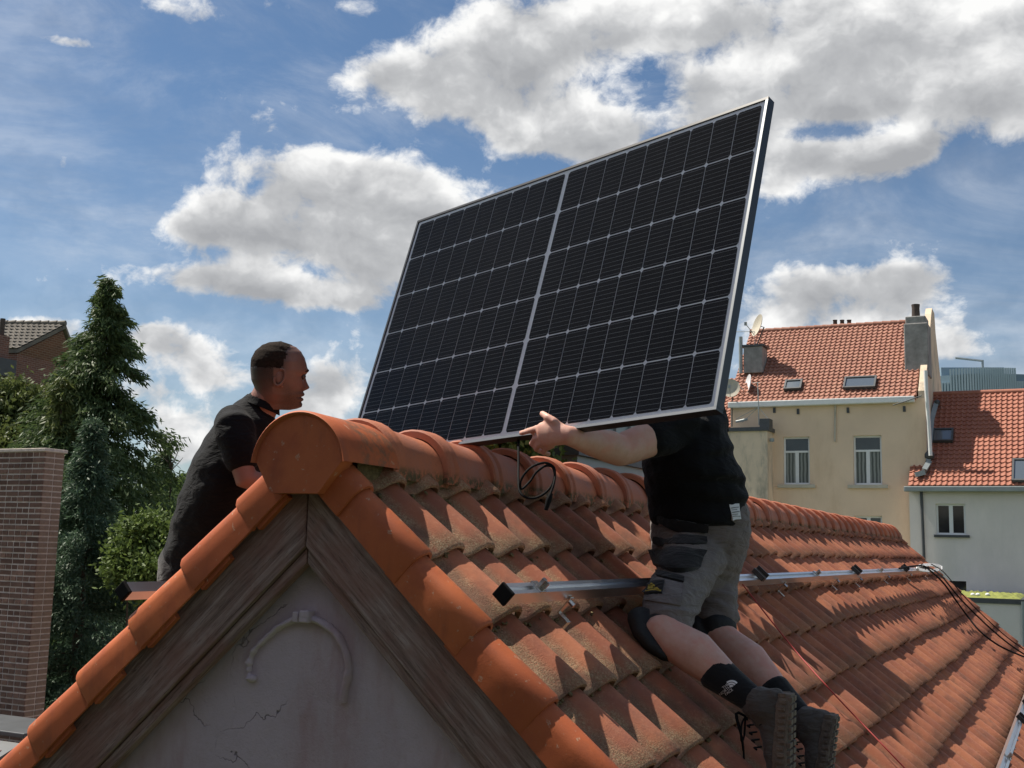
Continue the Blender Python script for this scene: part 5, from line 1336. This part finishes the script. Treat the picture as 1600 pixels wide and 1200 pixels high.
# arm to the hand at the panel's lower edge
m.loft([(shL2, .060, .062), ((shL2*.6+elL2*.4), .058, .066), (elL2+(shL2-elL2)*.12, .053, .060), (elL2, .050, .056), (elL2+(wrL2-elL2)*.22+CU*.004, .051, .057), (elL2+(wrL2-elL2)*.55, .045, .047), (elL2+(wrL2-elL2)*.85, .035, .036), (wrL2, .031, .033)], CF, 18)
# hand: palm, thumb up over the lip, index along it, three fingers hooked under
hc = P(864, 676, 3.805); kn_ = P(849, 680, 3.835)
m.loft([(wrL2, .026, .032), (hc, .028, .047), (kn_, .025, .045)], CF, 14)
def PP(l): return [P(*q) for q in l]
finger(m, PP([(876, 669, 3.79), (866, 658, 3.785), (856, 652, 3.80), (847, 646, 3.845)]), .0155, .0115)
finger(m, PP([(854, 668, 3.82), (840, 669, 3.845), (827, 673, 3.885), (814, 677, 3.935)]), .0140, .0105)
finger(m, PP([(850, 680, 3.835), (836, 685, 3.875), (831, 693, 3.93), (840, 700, 3.965)]), .0130, .0105)
finger(m, PP([(855, 689, 3.835), (842, 694, 3.87), (838, 702, 3.925), (847, 706, 3.96)]), .0125, .0105)
finger(m, PP([(864, 696, 3.835), (853, 701, 3.865), (850, 708, 3.91), (858, 710, 3.945)]), .0115, .0095)
# far arm reaching to the back of the panel
rg = pm @ Vector((hw_*.72, -hh_*.05, -.06)); elR2 = shR2 + EX*-.02 + EZ*.10 - EY*.12
rg2 = pm @ Vector((hw_*.80, -hh_*.25, -.075))
m.loft([(shR2, .052, .054), ((shR2+elR2)/2, .048, .05), (elR2, .043, .045), ((elR2+rg2)/2, .042, .042), (rg2, .030, .028)], EY, 14)
m.loft([(rg2, .028, .024), (rg2-pu*.05, .03, .02)], EY, 12)
m.loft([(neck2-EZ*.06, .062, .06), (neck2+EZ*.04-EX*.02, .058, .056), (head2-EZ*.08, .056, .055)], EY, 14)
m.loft([(hipC-EZ*.02, .15, .12), (hipC+EZ*.15, .14, .11), ((hipC+neck2)/2+EX*.02, .15, .11), (neck2-EZ*.10, .15, .10)], EY, 18)
body(m, 'body', MAT['skin'], man2, .0058, 5)
hd2, _ = build_head(man2, head2, Vector((-1, .1, -.1)), EZ, MAT['skinbeard'], hairline=lambda x, y, z: min(.06-x if z > .06 else .03-x, z+(.02 if x > -.012 else .066)))
# t-shirt
def wr2(p, n):
    q = p*8; a = noise.noise(Vector((q.x*.7, q.y*.7, q.z*2.2))); b = noise.noise(Vector((q.x*1.8, q.y*1.8, q.z*3.6+7)))
    side = max(0, min(1, (p.x-hipC.x+.02)/.1))
    return .010*a + .006*b + .010*side*math.sin(p.z*70 + 3*a)*.5
sh = MB(); tl = EY
def sec(pxl, pxr, py, d, wy, py2=None):
    """torso section between two outline pixels"""
    a_ = P(pxl, py, d); b_ = P(pxr, py2 if py2 is not None else py, d); return ((a_+b_)/2, wy, (a_-b_).length/2)
sh.loft([(sec(1014, 1169, 806, 4.37, .185, 797)), (sec(1012, 1168, 785, 4.37, .185, 778)), (sec(1006, 1160, 752, 4.36, .19)), (sec(1003, 1150, 715, 4.34, .205)), (sec(1022, 1143, 678, 4.36, .20)), (sec(1046, 1134, 648, 4.38, .16)), (neck2-EZ*.02, .075, .07)], EY, 24)
slv = shL2 + (elL2-shL2)*.52
sh.loft([(shL2+EY*.07+EX*.01, .085, .085), (shL2+EX*.01, .076, .082), (shL2+(elL2-shL2)*.3, .068, .074), (slv, .064, .070)], CF, 16)
sh.loft([(shR2-EY*.07, .08, .08), (shR2, .072, .074), (shR2+(elR2-shR2)*.6, .064, .066)], EY, 16)
tshirt = body(sh, 't_shirt', MAT['black'], man2, .008, 4, wr2)
# shorts
def wr3(p, n):
    q = p*10; a = noise.noise(Vector((q.x*.9, q.y*.9, q.z*1.7+9))); b = noise.noise(Vector((q.x*2.4, q.y*2.4, q.z*4.5)))
    w = max(0, min(1, (hipC.z-.02-p.z)/.15))
    fold = math.sin(p.z*105 + p.x*40 + 4*a)*.0035*w*(.6+.8*max(0, b+.3))
    return .007*a + .004*b + fold
sh = MB()
sh.loft([(sec(1020, 1171, 800, 4.37, .172, 790)), (sec(1016, 1172, 830, 4.38, .180, 826)), (sec(1018, 1164, 862, 4.38, .182, 868)), (sec(1028, 1150, 890, 4.37, .165, 900))], EY, 24)
hemL = kL + (hL-kL)*.10; hemR = kR + (hR-kR)*.16
sh.loft([(hL+EX*.02, .102, .112), ((hL*.62+kL*.38), .100, .105), ((hL*.3+kL*.7), .094, .095), (hemL, .090, .088), (hemL-(hL-kL)*.02, .089, .087)], EY, 20)
sh.loft([(hR+EX*.02, .102, .110), ((hR*.62+kR*.38), .095, .100), ((hR*.3+kR*.7), .086, .088), (hemR, .080, .080)], EY, 20)
shorts = body(sh, 'work_shorts', MAT['shorts'], man2, .0072, 4, wr3)
tr_ = bvh_of(shorts); tb = bvh_of(tshirt)
def sag(u, v, x, y): return x, y + 7*math.sin(u*math.pi)*v
def rnd_bottom(u, v, x, y):
    k_ = 1-.38*max(0, v-.6)/.4*abs(2*u-1)**3; return x*1.0, y + 5*math.sin(u*math.pi)*v - (1-k_)*16
pk = patch(tr_, [(1034, 808), (1104, 822), (1101, 874), (1024, 868)], 'holster_pocket', MAT['shorts'], man2, .010, 12, 8, .010, .014, rnd_bottom)
tp = bvh_of(pk)
patch(tr_, [(1034, 806), (1106, 820), (1105, 829), (1033, 816)], 'pocket_trim', MAT['pocket'], pk, .022, 12, 2, .018, .004, sag)
patch(tr_, [(1028, 839), (1102, 846), (1102, 854), (1027, 848)], 'pocket_trim', MAT['pocket'], pk, .024, 12, 2, .018, .004, sag)
patch(tr_, [(1020, 858), (1100, 864), (1090, 890), (1030, 886)], 'pocket_base', MAT['pocket'], pk, .020, 12, 5, .020, .008, sag)
patch(tr_, [(1000, 886), (1068, 903), (1067, 911), (1000, 894)], 'thigh_flap', MAT['pocket'], man2, .010, 10, 2, .008)
cg = patch(tr_, [(1001, 897), (1066, 914), (1062, 948), (995, 936)], 'cargo_pocket', MAT['shorts'], man2, .008, 10, 6, .008, .006)
bd = patch(tr_, [(1011, 913), (1038, 914), (1037, 933), (1011, 932)], 'badge', MAT['pocket'], cg, .020, 5, 4, .006)
# emblem: a row of domes over a line of dots
for (x, y, s_) in ((1019, 926, 3.2), (1025, 923.5, 3.6), (1031, 926, 3.2), (1022, 920, 1.5), (1025, 917.5, 1.6), (1028, 920, 1.5)):
    patch(tr_, [(x-s_*.5, y-s_), (x+s_*.5, y-s_), (x+s_, y+s_*.6), (x-s_, y+s_*.6)], 'badge_mark', MAT['yellow'], bd, .022, 3, 3, .002)
patch(tr_, [(1014, 929.4), (1035, 930), (1035, 931.2), (1014, 930.6)], 'badge_mark', MAT['yellow'], bd, .022, 6, 1, .002)
tg = patch(tr_, [(1137, 789), (1152, 788), (1155, 811), (1143, 813)], 'care_label', MAT['white'], man2, .010, 4, 5, .004)
for i in range(5): patch(tr_, [(1140+i*.6, 794+i*3.3), (1151+i*.6-(i % 2)*3, 793+i*3.3), (1151+i*.6-(i % 2)*3, 794.2+i*3.3), (1140+i*.6, 795.2+i*3.3)], 'care_label_line', MAT['greyprint'], tg, .0115, 3, 1, .001)
# knee pads: black cups under the hems with a strap
for k_, a_, h_, s_ in ((kL, aL, hL, -1), (kR, aR, hR, 1)):
    q = MB(); dv = (a_-k_).normalized()
    q.loft([(k_-VR*.085-NR*.020, .060, .040), (k_-VR*.04-NR*.040, .072, .040), (k_+VR*.02-NR*.044, .072, .036), (k_+VR*.075-NR*.036, .058, .026)], EY, 16)
    q.loft([(k_+(h_-k_)*.10, .078, .074), (k_+(h_-k_)*.05, .076, .072)], EY, 16)
    body(q, 'knee_pad', MAT['pad'], man2, .007, 5)
# socks and boots
def boot(k_, a_, nm):
    dv = (a_-k_).normalized(); 
    s_ = MB(); s_.loft([(a_-dv*.190, .0580, .0620), (a_-dv*.13, .051, .054), (a_-dv*.05, .042, .045), (a_+dv*.01, .043, .046), (a_+dv*.03-NR*.02, .043, .044)], EY, 16)
    so_ = body(s_, 'sock', MAT['sock'], man2, .005, 3)
    td = (-NR*.80 + dv*.62).normalized()                       # toe direction: toes tucked to the tiles
    sd = (dv*.80 + NR*.62).normalized()                        # where the sole faces
    heel = a_ + sd*.055 - td*.045
    u = MB()
    u.loft([(a_-dv*.022-td*.005, .053, .058), (a_+dv*.012, .052, .060), (a_+sd*.02+td*.015, .050, .060)], EY, 18)
    u.loft([(heel+td*.012-sd*.018, .039, .040), (heel+td*.075-sd*.026, .041, .046), (heel+td*.15-sd*.018, .045, .036), (heel+td*.215-sd*.012, .046, .027), (heel+td*.262-sd*.006, .036, .021)], EY, 20)
    up_ = body(u, 'boot', MAT['suede'], man2, .0055, 5, lambda p, n: .004*noise.noise(p*30)+.002*noise.noise(p*70))
    so2 = MB()                                                  # sole slab outlined like a foot, with lugs and a sculpted rim
    out = [(-.004, .030), (.03, .041), (.08, .040), (.13, .044), (.18, .053), (.225, .052), (.262, .038), (.278, .015)]
    out = [(t, w*.90) for t, w in out]; ring = [(t, w) for t, w in out] + [(t, -w) for t, w in out[::-1]]
    lay = []
    for dz, g_ in ((-.012, 1.0), (.004, 1.07), (.016, 1.03), (.026, 1.05), (.034, .97)):
        lay.append([heel + td*(t*1.0) + EY*(w*g_) + sd*(dz + (.006 if t < .07 else 0)) for t, w in ring])
    vs = [v for l in lay for v in l]; n = len(ring)
    fs = [(i*n+k2, i*n+(k2+1) % n, (i+1)*n+(k2+1) % n, (i+1)*n+k2) for i in range(len(lay)-1) for k2 in range(n)] + [tuple(range(n)), tuple(range((len(lay)-1)*n, len(lay)*n))]
    so2.add(vs, fs); so3 = so2.build('boot_sole', MAT['sole'], man2, 50, bevel=.003)
    lg = MB()
    for i in range(12):
        t = .012+.0225*i; w = .036 if i < 6 else .046
        for s2 in (-1, 1): lg.box(heel+td*t+EY*(s2*w*.55)+sd*.038, (.0075, w*.40, .006), (td, EY, sd))
    for i in range(14):
        t = .0+.0195*i; w = interp([(-.3, 0)], 0) if False else np.interp(t, [o[0] for o in out], [o[1] for o in out])
        for s2 in (-1, 1): lg.box(heel+td*t+EY*(s2*w*1.06)+sd*(.012+.004*(i % 2)), (.006, .004, .012), (td, EY, sd))
    lg.build('sole_lug', MAT['sole'], so3, bevel=.001)
    # seams, laces
    tb_ = bvh_of(up_)
    lc = MB(); fr = a_ - sd*.040 + td*.055
    for i in range(5):
        c_ = a_ + td*(.035+.022*i) - sd*(.045-.008*i); lc.tube([c_-EY*.032-sd*-.004, c_-sd*.012, c_+EY*.032-sd*-.004], .0032, 5)
    lc.build('lace', MAT['blackplastic'], man2, 80)
    k0 = a_ + td*.03 - sd*.055
    for dx, dy, ln in ((-.02, -.03, .13), (.01, -.045, .10)):
        p0 = k0; l2 = MB(); l2.tube(densify([p0, p0+EY*dy+EZ*.012-EX*.02, p0+EY*dy*1.3-EZ*ln*.5, p0+EY*dy*.7-EZ*ln], 4), .0032, 5); l2.build('lace', MAT['blackplastic'], man2, 80)
    l2 = MB(); l2.tube(densify([k0, k0-EY*.05-EZ*.02, k0-EY*.055-EZ*.065, k0-EY*.02-EZ*.06, k0], 4), .0032, 5); l2.build('lace', MAT['blackplastic'], man2, 80)
    return so_, up_, a_
sockL, bootL, _ = boot(kL, aL, 'l'); sockR, bootR, _ = boot(kR, aR, 'r')
# seams on the near boot
tbt = bvh_of(bootL)
# printed sock mark: quarter dome of three bands over three lines of letters
ts = bvh_of(sockL)
def sock_mark():
    root = None
    ctr = (1150, 1076); ang = math.radians(-38)
    def T(u, v): return ctr[0]+u*math.cos(ang)-v*math.sin(ang)-3, ctr[1]+u*math.sin(ang)+v*math.cos(ang)-5
    for r0, r1 in ((1.5, 5.0), (6.0, 9.0), (10.0, 13.0)):
        n = 7; m = MB(); pts = []
        for i in range(n+1):
            a = math.pi/2*i/n
            for r in (r0, r1):
                x, y = T(-6+r*math.cos(a), 0-r*math.sin(a)*.9); h, nn, _, _ = ts.ray_cast(CAM, raydir(x, y).normalized())
                pts.append((h + (CAM-h).normalized()*.002) if h else None)
        if any(p is None for p in pts): continue
        m.add(pts, [(2*i, 2*i+1, 2*i+3, 2*i+2) for i in range(n)]); m.build('sock_print', MAT['white'], sockL)
    # lettering
    for li, txt in enumerate(('THE', 'NORTH', 'FACE')):
        cu = bpy.data.curves.new('lettering', 'FONT'); cu.body = txt; cu.size = 6.2; cu.align_x = 'RIGHT'
        ob = bpy.data.objects.new('lettering', cu); dg = bpy.context.evaluated_depsgraph_get()
        COL.objects.link(ob); bpy.context.view_layer.update(); me = bpy.data.meshes.new_from_object(ob.evaluated_get(bpy.context.evaluated_depsgraph_get()))
        COL.objects.unlink(ob); bpy.data.objects.remove(ob)
        vs = []
        for v in me.vertices:
            x, y = T(v.co.x-5.5, -10+li*5.2-v.co.y+4.6); h, nn, _, _ = ts.ray_cast(CAM, raydir(x, y).normalized())
            if h is None: vs = None; break
            vs.append(h + (CAM-h).normalized()*.002)
        if vs:
            m = MB(); m.add(vs, [tuple(p.vertices) for p in me.polygons]); m.build('sock_print', MAT['white'], sockL)
sock_mark()
